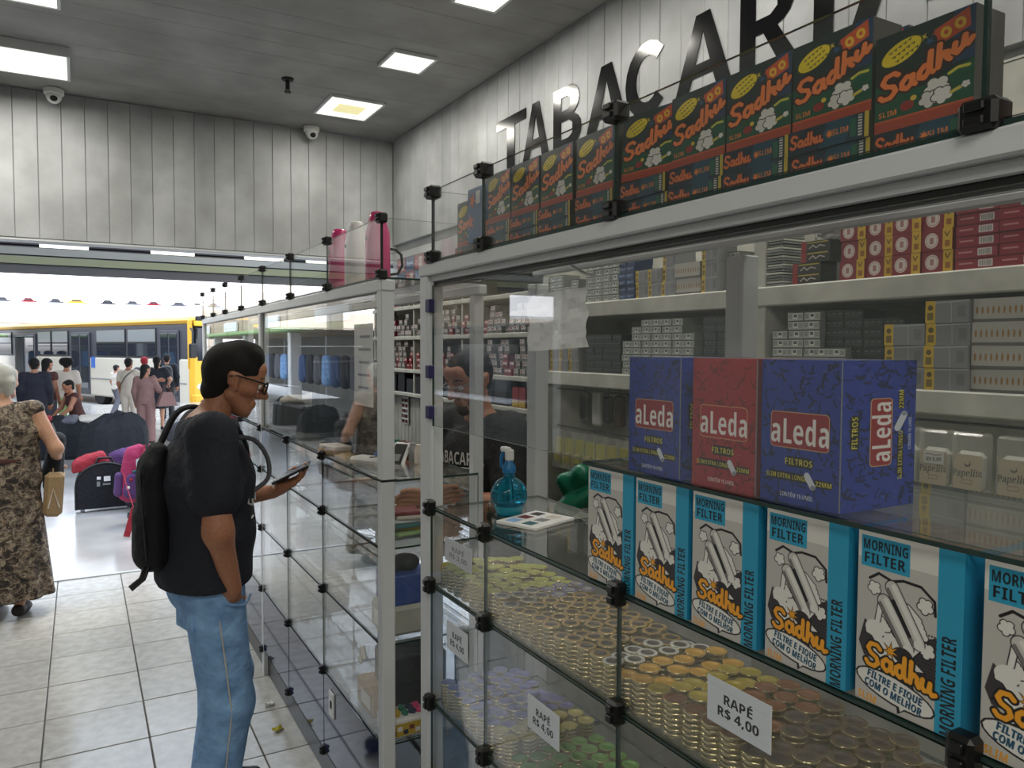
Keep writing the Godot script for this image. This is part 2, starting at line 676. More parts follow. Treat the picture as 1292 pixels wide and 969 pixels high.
	if look.has("shoes"):
		for s in ["l", "r"]:
			var a: Vector3 = j["a" + s]
			var toe: Vector3 = j.get("toe_" + s, Vector3(0, 0, 0.15))
			var cb := B.new()
			nets(cb, [[a + Vector3(0, -0.03, -0.03), a + Vector3(0, -0.045, 0) + toe * 0.55, 0.04, 0.036], [a + Vector3(0, -0.045, 0) + toe * 0.5, a + Vector3(0, -0.052, 0) + toe, 0.036, 0.032, X, 1.15]], maxf(cell * 0.7, 0.008), 0.02, [[Vector3.DOWN, -(a.y - 0.085)]])
			put("shoe", mk([[cb, look.shoes]]), t)
	return t


# a smooth path through points
func smooth(pts: Array) -> Array:
	var out := []
	for k in pts.size() - 1:
		var p0: Vector3 = pts[maxi(k - 1, 0)]
		var p3: Vector3 = pts[mini(k + 2, pts.size() - 1)]
		for e in 4:
			out.append(pts[k].cubic_interpolate(pts[k + 1], p0, p3, e / 4.0))
	out.append(pts[-1])
	return out


const UNITS := ["first", "second", "third", "fourth", "fifth", "sixth", "seventh", "eighth", "ninth", "tenth", "eleventh", "twelfth", "thirteenth", "fourteenth", "fifteenth", "sixteenth", "seventeenth", "eighteenth", "nineteenth"]


func nth(k: int) -> String:
	if k < 20:
		return UNITS[k - 1]
	if k % 10 == 0:
		return ["twentieth", "thirtieth", "fortieth"][k / 10 - 2]
	return ["twenty-", "thirty-", "forty-"][k / 10 - 2] + UNITS[k % 10 - 1]


# ---------------------------------------------------------------- printing: a small canvas for flat print on packets and signs
class Cv:
	var im: Image
	var w: int
	var h: int

	func _init(ww: int, hh: int, c: Color) -> void:
		w = ww * 2
		h = hh * 2
		im = Image.create(w, h, false, Image.FORMAT_RGBA8)
		im.fill(c)

	func rect(x0: float, y0: float, x1: float, y1: float, c: Color) -> void:
		im.fill_rect(Rect2i(int(x0 * 2), int(y0 * 2), int((x1 - x0) * 2), int((y1 - y0) * 2)), c)

	func tri(a: Vector2, b: Vector2, c: Vector2, col: Color) -> void:
		var y0 := maxi(0, int(floor(minf(a.y, minf(b.y, c.y)))))
		var y1 := mini(h - 1, int(ceil(maxf(a.y, maxf(b.y, c.y)))))
		for y in range(y0, y1 + 1):
			var yy := y + 0.5
			var lo := 1e9
			var hi := -1e9
			for e in [[a, b], [b, c], [c, a]]:
				var p: Vector2 = e[0]
				var q: Vector2 = e[1]
				if (p.y <= yy) != (q.y <= yy):
					var xx := p.x + (q.x - p.x) * (yy - p.y) / (q.y - p.y)
					lo = minf(lo, xx)
					hi = maxf(hi, xx)
			if hi >= lo:
				for xx in range(maxi(0, int(round(lo))), mini(w, int(round(hi)))):
					im.set_pixel(xx, y, col)

	func poly(pts: Array, col: Color) -> void:
		var p := PackedVector2Array()
		for q in pts:
			p.append(q * 2.0)
		var ix := Geometry2D.triangulate_polygon(p)
		for k in range(0, ix.size(), 3):
			tri(p[ix[k]], p[ix[k + 1]], p[ix[k + 2]], col)

	func ell(c: Vector2, rx: float, ry: float, col: Color, rot := 0.0) -> void:
		var p := []
		for k in 20:
			p.append(c + Vector2(cos(TAU * k / 20) * rx, sin(TAU * k / 20) * ry).rotated(rot))
		poly(p, col)

	func line(pts: Array, wd: float, col: Color) -> void:
		for k in pts.size():
			ell(pts[k], wd / 2, wd / 2, col)
			if k > 0:
				var d: Vector2 = (pts[k] - pts[k - 1]).normalized().orthogonal() * wd / 2
				poly([pts[k - 1] + d, pts[k] + d, pts[k] - d, pts[k - 1] - d], col)

	func star(c: Vector2, r0: float, r1: float, n: int, col: Color, rot := 0.0) -> void:
		var p := []
		for k in n * 2:
			p.append(c + Vector2.from_angle(PI * k / n + rot) * (r0 if k % 2 == 0 else r1))
		poly(p, col)

	func round_rect(x0: float, y0: float, x1: float, y1: float, r: float, col: Color) -> void:
		var p := []
		for q in [[x1 - r, y0 + r, -PI / 2], [x1 - r, y1 - r, 0.0], [x0 + r, y1 - r, PI / 2], [x0 + r, y0 + r, PI]]:
			for k in 5:
				p.append(Vector2(q[0], q[1]) + Vector2.from_angle(q[2] + PI / 2 * k / 4) * r)
		poly(p, col)

	# lettering of a given cap height, its middle at c
	func text(s: String, font: Font, c: Vector2, height: float, col: Color, wide := 1.0, rot := 0.0, slant := 0.0) -> void:
		var t := TextMesh.new()
		t.text = s
		t.font = font
		t.font_size = 48
		t.depth = 0.0
		t.curve_step = 4.0
		t.pixel_size = 1.0 / 35.0
		var a := t.get_mesh_arrays()
		var v: PackedVector3Array = a[Mesh.ARRAY_VERTEX]
		var ix: PackedInt32Array = a[Mesh.ARRAY_INDEX] if a[Mesh.ARRAY_INDEX] != null else PackedInt32Array(range(v.size()))
		var p := PackedVector2Array()
		var lo := Vector2(1e9, 1e9)
		var hi := -lo
		for q in v:
			lo = lo.min(Vector2(q.x, q.y))
			hi = hi.max(Vector2(q.x, q.y))
		var mid := (lo + hi) / 2
		for q in v:
			var r := (Vector2(q.x, q.y) - mid) * height
			p.append((c + Vector2((r.x + r.y * slant) * wide, -r.y).rotated(rot)) * 2.0)
		for k in range(0, ix.size(), 3):
			tri(p[ix[k]], p[ix[k + 1]], p[ix[k + 2]], col)

	func done() -> ImageTexture:
		im.resize(w / 2, h / 2, Image.INTERPOLATE_BILINEAR)
		return ImageTexture.create_from_image(im)


func V(x: float, y: float) -> Vector2:
	return Vector2(x, y)


# the word on the packets in drawn round strokes: x0, y0 is the top left of a word s high
func brush_word(c: Cv, o: Vector2, s: float, col: Color, edge: Color, bend: float, w := 0.17) -> void:
	var strokes := [
		[V(0.62, 0.16), V(0.48, 0.02), V(0.2, 0.04), V(0.08, 0.25), V(0.2, 0.44), V(0.46, 0.56), V(0.54, 0.78), V(0.36, 0.97), V(0.1, 0.95), V(0.0, 0.82)],
		[V(1.1, 0.55), V(0.92, 0.45), V(0.76, 0.6), V(0.76, 0.82), V(0.92, 0.94), V(1.08, 0.82), V(1.12, 0.5), V(1.12, 0.8), V(1.2, 0.93)],
		[V(1.66, 0.55), V(1.5, 0.45), V(1.34, 0.6), V(1.34, 0.82), V(1.5, 0.94), V(1.64, 0.8), V(1.7, 0.05), V(1.68, 0.8), V(1.78, 0.93)],
		[V(1.98, 0.05), V(1.94, 0.92), V(1.98, 0.66), V(2.12, 0.5), V(2.24, 0.58), V(2.22, 0.8), V(2.3, 0.93)],
		[V(2.46, 0.5), V(2.42, 0.78), V(2.52, 0.93), V(2.7, 0.85), V(2.76, 0.5), V(2.74, 0.8), V(2.84, 0.94), V(2.98, 0.84)],
	]
	for pass_ in 2:
		for st in strokes:
			var p := []
			for q in st:
				p.append(o + V(q.x, q.y + bend * q.x * q.x * 0.12 - (0.12 * q.x if bend < 0 else 0.0)) * s)
			c.line(p, s * (w + (0.16 if pass_ == 0 else 0.0)), edge if pass_ == 0 else col)


func puff(c: Cv, o: Vector2, r: float, col: Color, edge: Color) -> void:
	for pass_ in 2:
		for k in 5:
			c.ell(o + Vector2.from_angle(TAU * k / 5 + 0.4) * r * 0.62, r * (0.56 if pass_ == 0 else 0.44), r * (0.56 if pass_ == 0 else 0.44), edge if pass_ == 0 else col)
		c.ell(o, r * 0.6, r * 0.6, col)


func filter_front() -> ImageTexture:
	var c := Cv.new(240, 400, Color8(196, 194, 188))
	var ink := Color8(28, 27, 30)
	var blue := Color8(45, 158, 196)
	var white := Color8(232, 230, 224)
	c.rect(0, 0, 240, 62, Color8(222, 220, 214))
	c.rect(186, 0, 240, 400, blue)
	c.poly([V(8, 10), V(124, 10), V(124, 82), V(8, 82)], blue)
	c.text("MORNING", font_bold, V(66, 30), 23, ink, 0.7)
	c.text("FILTER", font_bold, V(65, 61), 24, ink, 0.95)
	# halftone and dark burst behind the drawing
	c.poly([V(20, 206), V(60, 236), V(76, 214), V(120, 232), V(186, 196), V(186, 320), V(110, 300), V(20, 292), V(6, 262)], Color8(62, 58, 62))
	for yy in 12:
		for xx in 8:
			c.ell(V(140 + xx * 6.0 + (yy % 2) * 3, 196 + yy * 8.0), 2.0, 2.0, Color8(40, 38, 42))
	c.line([V(30, 108), V(52, 92), V(84, 102), V(110, 94), V(150, 96), V(180, 120), V(182, 150)], 6, ink)
	puff(c, V(42, 128), 15, white, ink)
	puff(c, V(160, 136), 17, white, ink)
	puff(c, V(166, 232), 17, white, ink)
	# gloved hands and two filters
	c.star(V(92, 268), 78, 44, 9, ink, 0.2)
	c.star(V(92, 268), 70, 40, 9, white, 0.2)
	for k in 4:
		c.line([V(30 + k * 7, 232 - k * 4), V(62 + k * 5, 196 + k * 6)], 17, ink)
		c.line([V(120 + k * 8, 150 + k * 12), V(146 + k * 5, 172 + k * 11)], 18, ink)
	for k in 4:
		c.line([V(30 + k * 7, 232 - k * 4), V(62 + k * 5, 196 + k * 6)], 13, white)
		c.line([V(120 + k * 8, 150 + k * 12), V(146 + k * 5, 172 + k * 11)], 14, white)
	c.line([V(52, 200), V(58, 162), V(74, 152)], 16, ink)
	c.line([V(52, 200), V(58, 162), V(74, 152)], 12, white)
	c.ell(V(46, 222), 24, 20, white)
	for f in [[V(66, 152), V(122, 240)], [V(84, 116), V(146, 222)]]:
		c.line([f[0], f[1]], 34, ink)
		c.line([f[0], f[1]], 30, Color8(206, 204, 198))
		c.line([f[0] + V(5, -3), f[1] + V(5, -3)], 12, white)
		c.line([f[0] + V(-9, 6), f[1] + V(-9, 6)], 7, Color8(120, 117, 114))
		c.ell(f[1] + V(3, 5), 13, 10, white, 0.5)
	c.line([V(88, 146), V(126, 212)], 9, ink)
	c.ell(V(112, 262), 24, 18, Color8(46, 43, 46))
	# maple-like yellow spark, the word, the balloon
	c.star(V(84, 262), 24, 8, 7, ink, 0.3)
	c.star(V(84, 262), 20, 6, 7, Color8(240, 165, 40), 0.3)
	c.ell(V(94, 350), 95, 33, ink, 0.16)
	c.poly([V(100, 374), V(134, 374), V(104, 398)], ink)
	c.ell(V(94, 350), 91, 29, white, 0.16)
	c.poly([V(105, 372), V(128, 374), V(110, 391)], white)
	brush_word(c, V(26, 258), 54, Color8(246, 168, 44), ink, 0.3, 0.2)
	var deep := Color8(22, 74, 104)
	for e in 2:
		c.text("FILTRE E FIQUE", font_bold, V(94.8, 341.8), 17, deep, 0.78, 0.16)
		c.text("COM O MELHOR", font_bold, V(91.8, 361.8), 17, deep, 0.76, 0.16)
	c.text("FILTRE E FIQUE", font_bold, V(94, 341), 17, deep, 0.78, 0.16)
	c.text("COM O MELHOR", font_bold, V(91, 361), 17, deep, 0.76, 0.16)
	c.text("SLIM", font_bold, V(30, 388), 18, Color8(243, 160, 40), 0.8, 0.1)
	c.text("MORNING FILTER", font_bold, V(212, 291), 30, ink, 0.62, -PI / 2)
	return c.done()


func small_front() -> ImageTexture:
	var c := Cv.new(240, 300, Color8(32, 46, 44))
	var orange := Color8(242, 134, 66)
	c.poly([V(0, 150), V(120, 190), V(240, 150), V(240, 262), V(0, 262)], Color8(28, 84, 58))
	c.rect(190, 0, 240, 150, Color8(36, 62, 96))
	for k in 5:
		c.star(V(104 + k * 16, 62 - (k % 2) * 18), 14, 5, 5, [Color8(66, 110, 150), Color8(214, 186, 52), Color8(52, 88, 132), Color8(198, 80, 52), Color8(60, 104, 146)][k], 0.4)
	c.poly([V(150, 34), V(226, 4), V(230, 58), V(156, 86)], Color8(202, 84, 44))
	for k in 2:
		c.ell(V(174 + k * 32, 53 - k * 13), 13, 17, Color8(232, 186, 52), -0.2)
		c.ell(V(174 + k * 32, 53 - k * 13), 5, 7, Color8(202, 84, 44), -0.2)
	c.ell(V(66, 64), 58, 34, Color8(70, 66, 20), -0.45)
	c.ell(V(66, 64), 54, 31, Color8(232, 206, 44), -0.45)
	for k in 3:
		for e in 5:
			c.line([V(34 + k * 9 + e * 12, 60 + k * 15 - e * 6), V(42 + k * 9 + e * 12, 56 + k * 15 - e * 6), V(40 + k * 9 + e * 12, 62 + k * 15 - e * 6)], 2.4, Color8(60, 62, 24))
	# pale smoke and small fruits and leaves
	puff(c, V(156, 206), 30, Color8(224, 222, 214), Color8(60, 60, 56))
	puff(c, V(138, 234), 24, Color8(214, 212, 204), Color8(60, 60, 56))
	puff(c, V(168, 232), 24, Color8(228, 226, 220), Color8(60, 60, 56))
	c.ell(V(84, 234), 18, 15, Color8(150, 48, 44))
	c.ell(V(100, 216), 8, 8, Color8(222, 186, 60))
	c.line([V(184, 176), V(204, 166), V(228, 168)], 9, Color8(206, 196, 70))
	c.line([V(190, 232), V(212, 224)], 10, Color8(210, 190, 84))
	puff(c, V(222, 220), 10, Color8(224, 222, 214), Color8(60, 60, 56))
	c.text("SLIM", font_bold, V(34, 244), 17, orange, 0.9)
	brush_word(c, V(14, 128), 74, orange, Color8(70, 28, 26), -0.9, 0.2)
	c.rect(0, 262, 240, 300, Color8(170, 72, 48))
	c.rect(0, 262, 240, 268, Color8(200, 96, 60))
	return c.done()


func small_strip() -> ImageTexture:
	var c := Cv.new(240, 62, Color8(30, 48, 60))
	c.poly([V(120, 0), V(200, 0), V(176, 62), V(96, 62)], Color8(34, 74, 92))
	brush_word(c, V(6, 12), 34, Color8(222, 116, 62), Color8(70, 28, 26), 0.0, 0.2)
	c.star(V(128, 31), 13, 6, 8, Color8(230, 130, 56))
	c.text("SLIM", font_bold, V(160, 30), 15, Color8(226, 128, 62))
	c.rect(188, 8, 206, 54, Color8(40, 96, 72))
	c.rect(210, 4, 222, 58, Color8(212, 210, 202))
	for k in 8:
		c.rect(210, 6 + k * 7, 222, 9 + k * 7, Color8(60, 70, 70))
	c.rect(228, 0, 240, 62, Color8(196, 172, 60))
	return c.done()


func leaf_box(ground: Color, crack: Color, panel: Color, side: bool, seed_: int) -> ImageTexture:
	var w := 200 if not side else 160
	var c := Cv.new(w, 300, ground)
	var r := RandomNumberGenerator.new()
	r.seed = seed_
	for k in 150:
		var o := V(r.randf() * w, r.randf() * 300)
		var d := Vector2.from_angle(r.randf_range(-0.8, 0.8) + (PI / 2 if r.randf() < 0.5 else 0.0)) * r.randf_range(8, 22)
		c.line([o, o + d * 0.6, o + d + d.orthogonal() * 0.3], r.randf_range(2.2, 5.6), crack)
	for k in 60:
		var o := V(r.randf() * w, r.randf() * 300)
		var d := Vector2.from_angle(r.randf_range(0, TAU)) * r.randf_range(8, 14)
		c.poly([o, o + d * 0.5 + d.orthogonal() * 0.35, o + d, o + d * 0.5 - d.orthogonal() * 0.35], ground.lightened(0.07))
	var white := Color8(240, 238, 234)
	var yel := Color8(232, 216, 70)
	var pill := Color8(18, 20, 30)
	if side:
		c.round_rect(60, 76, 108, 214, 8, Color8(210, 170, 120))
		c.round_rect(62, 78, 106, 212, 7, panel)
		c.text("aLeda", font_bold, V(84, 145), 40, white, 0.8, -PI / 2)
		c.round_rect(18, 108, 38, 178, 9, pill)
		c.text("FILTROS", font_bold, V(28, 143), 12, yel, 1.0, -PI / 2)
		c.round_rect(120, 150, 134, 240, 6, pill)
		c.text("SLIM EXTRA LONGO", font_bold, V(127, 195), 9.5, yel, 0.82, -PI / 2)
		c.round_rect(120, 62, 134, 100, 6, pill)
		c.text("22MM", font_bold, V(127, 80), 10, yel, 1.0, -PI / 2)
		c.line([V(120, 138), V(134, 112)], 15, Color8(214, 220, 228))
		c.ell(V(134, 110), 6, 4, Color8(150, 154, 162))
		c.text("CONTÉM 15 UNID.", font_bold, V(147, 150), 6.5, white, 0.9, -PI / 2)
	else:
		c.round_rect(26, 108, 174, 184, 9, Color8(210, 160, 110))
		c.round_rect(28, 110, 172, 182, 8, panel)
		c.text("aLeda", font_bold, V(100, 147), 52, white, 0.74)
		c.round_rect(66, 200, 134, 222, 10, pill)
		c.text("FILTROS", font_bold, V(100, 211), 13, yel, 1.0)
		c.round_rect(22, 234, 118, 252, 8, pill)
		c.text("SLIM EXTRA LONGO", font_bold, V(70, 243), 10, yel, 0.84)
		c.round_rect(138, 240, 184, 256, 8, pill)
		c.text("22MM", font_bold, V(162, 248), 10, yel, 1.0)
		c.line([V(122, 236), V(136, 256)], 15, Color8(222, 226, 232))
		c.ell(V(137, 258), 6, 5, Color8(140, 146, 156))
		c.text("CONTÉM 15 UNID.", font_bold, V(96, 280), 9, white, 0.8)
	return c.done()


func sign_card(a: String, b: String, ink: Color, paper: Color) -> ImageTexture:
	var c := Cv.new(160, 120, paper)
	c.text(a, font_bold, V(80, 42), 25, ink, 0.92)
	c.text(b, font_bold, V(80, 82), 25, ink, 0.92)
	c.line([V(8, 18), V(60, 22), V(150, 30)], 0.8, paper.darkened(0.12))
	c.line([V(10, 96), V(90, 104), V(152, 100)], 0.8, paper.darkened(0.1))
	return c.done()


func pack_print(kind: String) -> ImageTexture:
	match kind:
		"silver":
			var c := Cv.new(96, 48, Color8(176, 180, 172))
			c.rect(0, 0, 96, 6, Color8(60, 66, 62))
			c.rect(34, 10, 62, 40, Color8(214, 216, 208))
			c.rect(38, 14, 58, 30, Color8(78, 88, 92))
			for k in 5:
				c.rect(68 + k * 5, 14, 70 + k * 5, 38, Color8(90, 96, 92))
			c.rect(4, 12, 26, 36, Color8(140, 146, 140))
			return c.done()
		"blue":
			var c := Cv.new(96, 48, Color8(34, 62, 108))
			c.rect(0, 0, 96, 5, Color8(18, 28, 52))
			c.line([V(14, 30), V(24, 16), V(30, 34), V(42, 22), V(52, 30), V(64, 20), V(80, 26)], 5, Color8(150, 172, 200))
			return c.done()
		"dark":
			var c := Cv.new(96, 48, Color8(34, 42, 40))
			c.rect(0, 0, 96, 5, Color8(16, 20, 18))
			for k in 3:
				c.rect(8 + k * 30, 16, 26 + k * 30, 22, Color8(92, 104, 98))
			c.rect(10, 30, 80, 33, Color8(70, 80, 76))
			return c.done()
		"yellow_band":
			var c := Cv.new(128, 64, Color8(128, 130, 132))
			c.rect(0, 0, 30, 64, Color8(206, 172, 46))
			c.ell(V(15, 20), 8, 8, Color8(90, 76, 26))
			c.rect(6, 34, 24, 56, Color8(122, 100, 34))
			c.line([V(30, 6), V(128, 3)], 3, Color8(176, 178, 178))
			c.line([V(76, 6), V(78, 62)], 2, Color8(168, 170, 170))
			c.rect(96, 16, 118, 48, Color8(112, 114, 118))
			return c.done()
		"dotted":
			var c := Cv.new(128, 48, Color8(176, 174, 166))
			c.rect(0, 42, 128, 48, Color8(96, 96, 92))
			for k in 10:
				c.ell(V(9 + k * 12.2, 24), 2.6, 8, Color8(150, 112, 60))
			return c.done()
		"roundel":
			var c := Cv.new(128, 80, Color8(132, 40, 52))
			c.rect(88, 0, 128, 80, Color8(206, 168, 50))
			c.line([V(98, 14), V(106, 30), V(116, 14)], 5, Color8(110, 80, 30))
			c.rect(98, 46, 118, 68, Color8(150, 96, 34))
			c.ell(V(42, 42), 29, 29, Color8(222, 212, 202))
			c.ell(V(42, 42), 25, 25, Color8(190, 150, 146))
			c.ell(V(42, 42), 22, 22, Color8(218, 208, 198))
			c.rect(34, 30, 50, 54, Color8(170, 120, 118))
			return c.done()
		"barcode":
			var c := Cv.new(96, 40, Color8(140, 44, 60))
			c.rect(0, 0, 96, 5, Color8(96, 28, 42))
			c.rect(52, 9, 84, 34, Color8(212, 208, 202))
			for k in 9:
				c.rect(55 + k * 3.1, 12, 56.4 + k * 3.1, 31, Color8(40, 36, 38))
			c.rect(8, 16, 40, 22, Color8(190, 130, 130))
			return c.done()
		"black_red":
			var c := Cv.new(96, 40, Color8(44, 42, 40))
			c.rect(0, 0, 18, 40, Color8(150, 40, 40))
			c.rect(20, 4, 90, 9, Color8(176, 158, 60))
			c.line([V(28, 28), V(40, 16), V(50, 28), V(62, 18), V(78, 24)], 4, Color8(196, 190, 178))
			return c.done()
		"blister":
			var c := Cv.new(64, 64, Color8(150, 146, 142))
			c.rect(6, 6, 58, 34, Color8(206, 202, 196))
			c.rect(12, 12, 30, 28, Color8(150, 46, 50))
			c.rect(36, 12, 52, 18, Color8(60, 58, 60))
			c.rect(8, 40, 56, 58, Color8(96, 92, 92))
			return c.done()
		"blister_red":
			var c := Cv.new(64, 64, Color8(142, 46, 50))
			c.rect(8, 8, 56, 30, Color8(214, 196, 190))
			c.rect(14, 40, 44, 52, Color8(86, 30, 34))
			return c.done()
		"papelito":
			var c := Cv.new(96, 110, Color8(206, 192, 160))
			c.ell(V(48, 28), 11, 9, Color8(50, 46, 38))
			c.ell(V(47, 25), 9, 6, Color8(206, 192, 160))
			c.text("Papelito", font_serif, V(48, 58), 21, Color8(44, 40, 34), 0.86, -0.05, 0.25)
			c.round_rect(30, 76, 66, 90, 4, Color8(120, 108, 84))
			c.round_rect(32, 78, 64, 88, 3, Color8(206, 192, 160))
			return c.done()
	return null


# ---------------------------------------------------------------- materials
func mat(c: Color, rough := 0.6, metal := 0.0) -> StandardMaterial3D:
	var m := StandardMaterial3D.new()
	m.albedo_color = c
	m.roughness = rough
	m.metallic = metal
	return m


func c8(r: int, g: int, b: int) -> Color:
	return Color8(r, g, b)


func noise_tex(size: int, freq: float, a: Color, b: Color, sd: int, octaves := 4, mid := 0.5) -> NoiseTexture2D:
	var n := FastNoiseLite.new()
	n.seed = sd
	n.frequency = freq
	n.fractal_octaves = octaves
	var t := NoiseTexture2D.new()
	t.width = size
	t.height = size
	t.seamless = true
	t.noise = n
	var g := Gradient.new()
	g.set_color(0, a)
	g.set_color(1, b)
	g.add_point(mid, a.lerp(b, 0.5))
	t.color_ramp = g
	return t


func leopard() -> NoiseTexture2D:
	var t := noise_tex(256, 0.024, c8(26, 22, 22), c8(26, 22, 22), 61, 4)
	t.noise.domain_warp_enabled = true
	t.noise.domain_warp_amplitude = 34.0
	var g := Gradient.new()
	g.offsets = PackedFloat32Array([0.0, 0.36, 0.43, 0.55, 0.6, 0.68, 0.8])
	g.colors = PackedColorArray([c8(22, 19, 20), c8(34, 28, 28), c8(120, 100, 82), c8(196, 184, 162), c8(70, 54, 46), c8(28, 23, 23), c8(150, 130, 104)])
	t.color_ramp = g
	return t


func normal_tex(size: int, freq: float, sd: int, strength := 4.0) -> NoiseTexture2D:
	var n := FastNoiseLite.new()
	n.seed = sd
	n.frequency = freq
	n.fractal_octaves = 3
	var t := NoiseTexture2D.new()
	t.width = size
	t.height = size
	t.seamless = true
	t.as_normal_map = true
	t.bump_strength = strength
	t.noise = n
	return t


func grain(m: StandardMaterial3D, albedo: Texture2D, normal: Texture2D, scale: float, world := false, amount := 1.0) -> StandardMaterial3D:
	if albedo:
		m.albedo_texture = albedo
	if normal:
		m.normal_enabled = true
		m.normal_texture = normal
		m.normal_scale = amount
	m.uv1_triplanar = true
	m.uv1_world_triplanar = world
	m.uv1_scale = Vector3.ONE * scale
	return m


func printed(t: Texture2D, rough := 0.35) -> StandardMaterial3D:
	var m := mat(Color.WHITE, rough)
	m.albedo_texture = t
	m.texture_repeat = false
	return m


func glow(c: Color, e: float) -> StandardMaterial3D:
	var m := mat(c, 0.4)
	m.emission_enabled = true
	m.emission = c
	m.emission_energy_multiplier = e
	return m


func make_materials() -> void:
	var W := Color.WHITE
	var fine := noise_tex(256, 0.09, c8(200, 200, 200), W, 3, 5)
	var blotch := noise_tex(256, 0.012, c8(205, 205, 203), W, 5, 5)
	var weave := normal_tex(256, 0.22, 9, 3.0)
	var folds := normal_tex(256, 0.014, 12, 9.0)
	M.lining = grain(mat(c8(182, 184, 186), 0.46), blotch, null, 0.7, true)
	M.lining_b = grain(mat(c8(176, 178, 181), 0.46), blotch, null, 0.7, true)
	M.ceiling = grain(mat(c8(158, 157, 156), 0.5), blotch, null, 0.6, true)
	M.joint = mat(c8(158, 159, 161), 0.7)
	M.tile = []
	for k in 4:
		var v: int = [202, 198, 205, 194][k]
		M.tile.append(grain(mat(c8(v, v - 2, v - 7), 0.2), noise_tex(256, 0.03, c8(222, 221, 217), W, 20 + k, 6), null, 1.7, true))
	M.grout = mat(c8(74, 72, 68), 0.85)
	M.yard = grain(mat(c8(190, 187, 183), 0.16), noise_tex(512, 0.01, c8(206, 204, 202), W, 31, 6), null, 0.18, true)
	M.asphalt = mat(c8(176, 174, 170), 0.8)
	M.alu = mat(c8(214, 217, 220), 0.38)
	M.alu_dull = mat(c8(196, 199, 202), 0.45)
	M.clip = mat(c8(16, 16, 17), 0.42)
	M.gasket = mat(c8(20, 21, 22), 0.6)
	var g := mat(Color(0.85, 0.93, 0.9, 0.018), 0.0)
	g.transparency = BaseMaterial3D.TRANSPARENCY_ALPHA
	M.glass = g
	M.mirror = mat(c8(222, 224, 222), 0.03, 1.0)
	M.edge = mat(c8(42, 62, 58), 0.25)
	M.panel_blue = mat(c8(38, 46, 78), 0.06)
	M.panel_blue.metallic_specular = 0.75
	M.plinth = mat(c8(22, 22, 24), 0.3)
	M.shelf_white = grain(mat(c8(206, 206, 196), 0.5), blotch, null, 1.4, true)
	M.hall_wall = mat(c8(152, 153, 150), 0.7)
	M.dark = mat(c8(26, 27, 30), 0.6)
	M.black = mat(c8(14, 14, 16), 0.45)
	M.letter = mat(c8(10, 11, 13), 0.16)
	M.led = glow(c8(255, 254, 240), 3.0)
	M.led_core = glow(c8(250, 240, 180), 1.3)
	M.white = mat(c8(232, 232, 230), 0.5)
	M.paper = mat(c8(236, 236, 234), 0.6)
	M.sheet = mat(c8(250, 250, 250), 0.5)
	M.sheet.backlight_enabled = true
	M.sheet.backlight = c8(160, 160, 160)
	M.beige = grain(mat(c8(206, 186, 158), 0.8), blotch, null, 0.2, true)
	M.concrete = mat(c8(226, 208, 186), 0.85)
	M.canopy_dark = mat(c8(74, 72, 80), 0.7)
	M.canopy_light = mat(c8(206, 208, 202), 0.6)
	M.canopy_green = mat(c8(196, 202, 156), 0.6)
	M.canopy_green.backlight_enabled = true
	M.canopy_green.backlight = c8(120, 130, 90)
	# people
	for s in [["skin_tan", c8(180, 126, 98)], ["skin_brown", c8(190, 132, 102)], ["skin_light", c8(206, 158, 130)]]:
		var m := grain(mat(s[1], 0.5), noise_tex(128, 0.05, c8(226, 220, 216), W, 41, 4), null, 9.0)
		m.subsurf_scatter_enabled = true
		m.subsurf_scatter_strength = 0.08
		M[s[0]] = m
	M.hair_black = grain(mat(c8(17, 14, 13), 0.8), null, normal_tex(128, 0.2, 15, 8.0), 14.0)
	M.hair_grey = grain(mat(c8(190, 190, 182), 0.6), null, normal_tex(128, 0.2, 15, 8.0), 14.0)
	for s in [["navy", c8(36, 39, 50)], ["charcoal", c8(40, 41, 44)], ["suit", c8(30, 32, 44)], ["mauve", c8(140, 108, 104)], ["maroon", c8(84, 52, 48)], ["cream", c8(214, 204, 192)], ["grey_cloth", c8(96, 96, 104)], ["red_cloth", c8(150, 36, 48)], ["green_cloth", c8(150, 180, 120)], ["bag_black", c8(18, 20, 26)], ["teal", c8(60, 110, 116)], ["pink_cloth", c8(160, 44, 84)], ["purple_cloth", c8(84, 52, 100)]]:
		M[s[0]] = grain(mat(s[1], 0.85), null, folds, 5.0, false, 0.8)
	M.denim = grain(mat(c8(162, 208, 255), 0.9), noise_tex(256, 0.012, c8(168, 176, 192), W, 51, 4), folds, 4.0, false, 1.0)
	M.denim_dark = mat(c8(62, 84, 126), 0.9)
	M.print_dress = grain(mat(W, 0.75), leopard(), folds, 1.9, false, 0.6)
	M.sole = mat(c8(40, 34, 32), 0.7)
	# goods
	M.filter_front = printed(filter_front())
	M.filter_side = mat(c8(40, 140, 178), 0.4)
	M.filter_top = grain(mat(c8(150, 138, 122), 0.3), noise_tex(128, 0.03, c8(150, 120, 100), W, 71, 3), null, 8.0)
	M.small_front = printed(small_front(), 0.28)
	M.small_strip = printed(small_strip(), 0.28)
	M.small_side = mat(c8(58, 54, 44), 0.35)
	M.leaf_blue = printed(leaf_box(c8(32, 56, 150), c8(18, 26, 72), c8(150, 34, 40), false, 3))
	M.leaf_blue_side = printed(leaf_box(c8(32, 58, 158), c8(18, 26, 76), c8(158, 36, 42), true, 4))
	M.leaf_red = printed(leaf_box(c8(164, 38, 46), c8(112, 22, 30), c8(170, 34, 42), false, 5))
	M.leaf_red_side = mat(c8(120, 30, 38), 0.4)
	M.leaf_top = mat(c8(36, 48, 110), 0.4)
	M.sign_price = printed(sign_card("RAPÉ", "R$ 4,00", c8(30, 30, 34), c8(216, 222, 230)), 0.5)
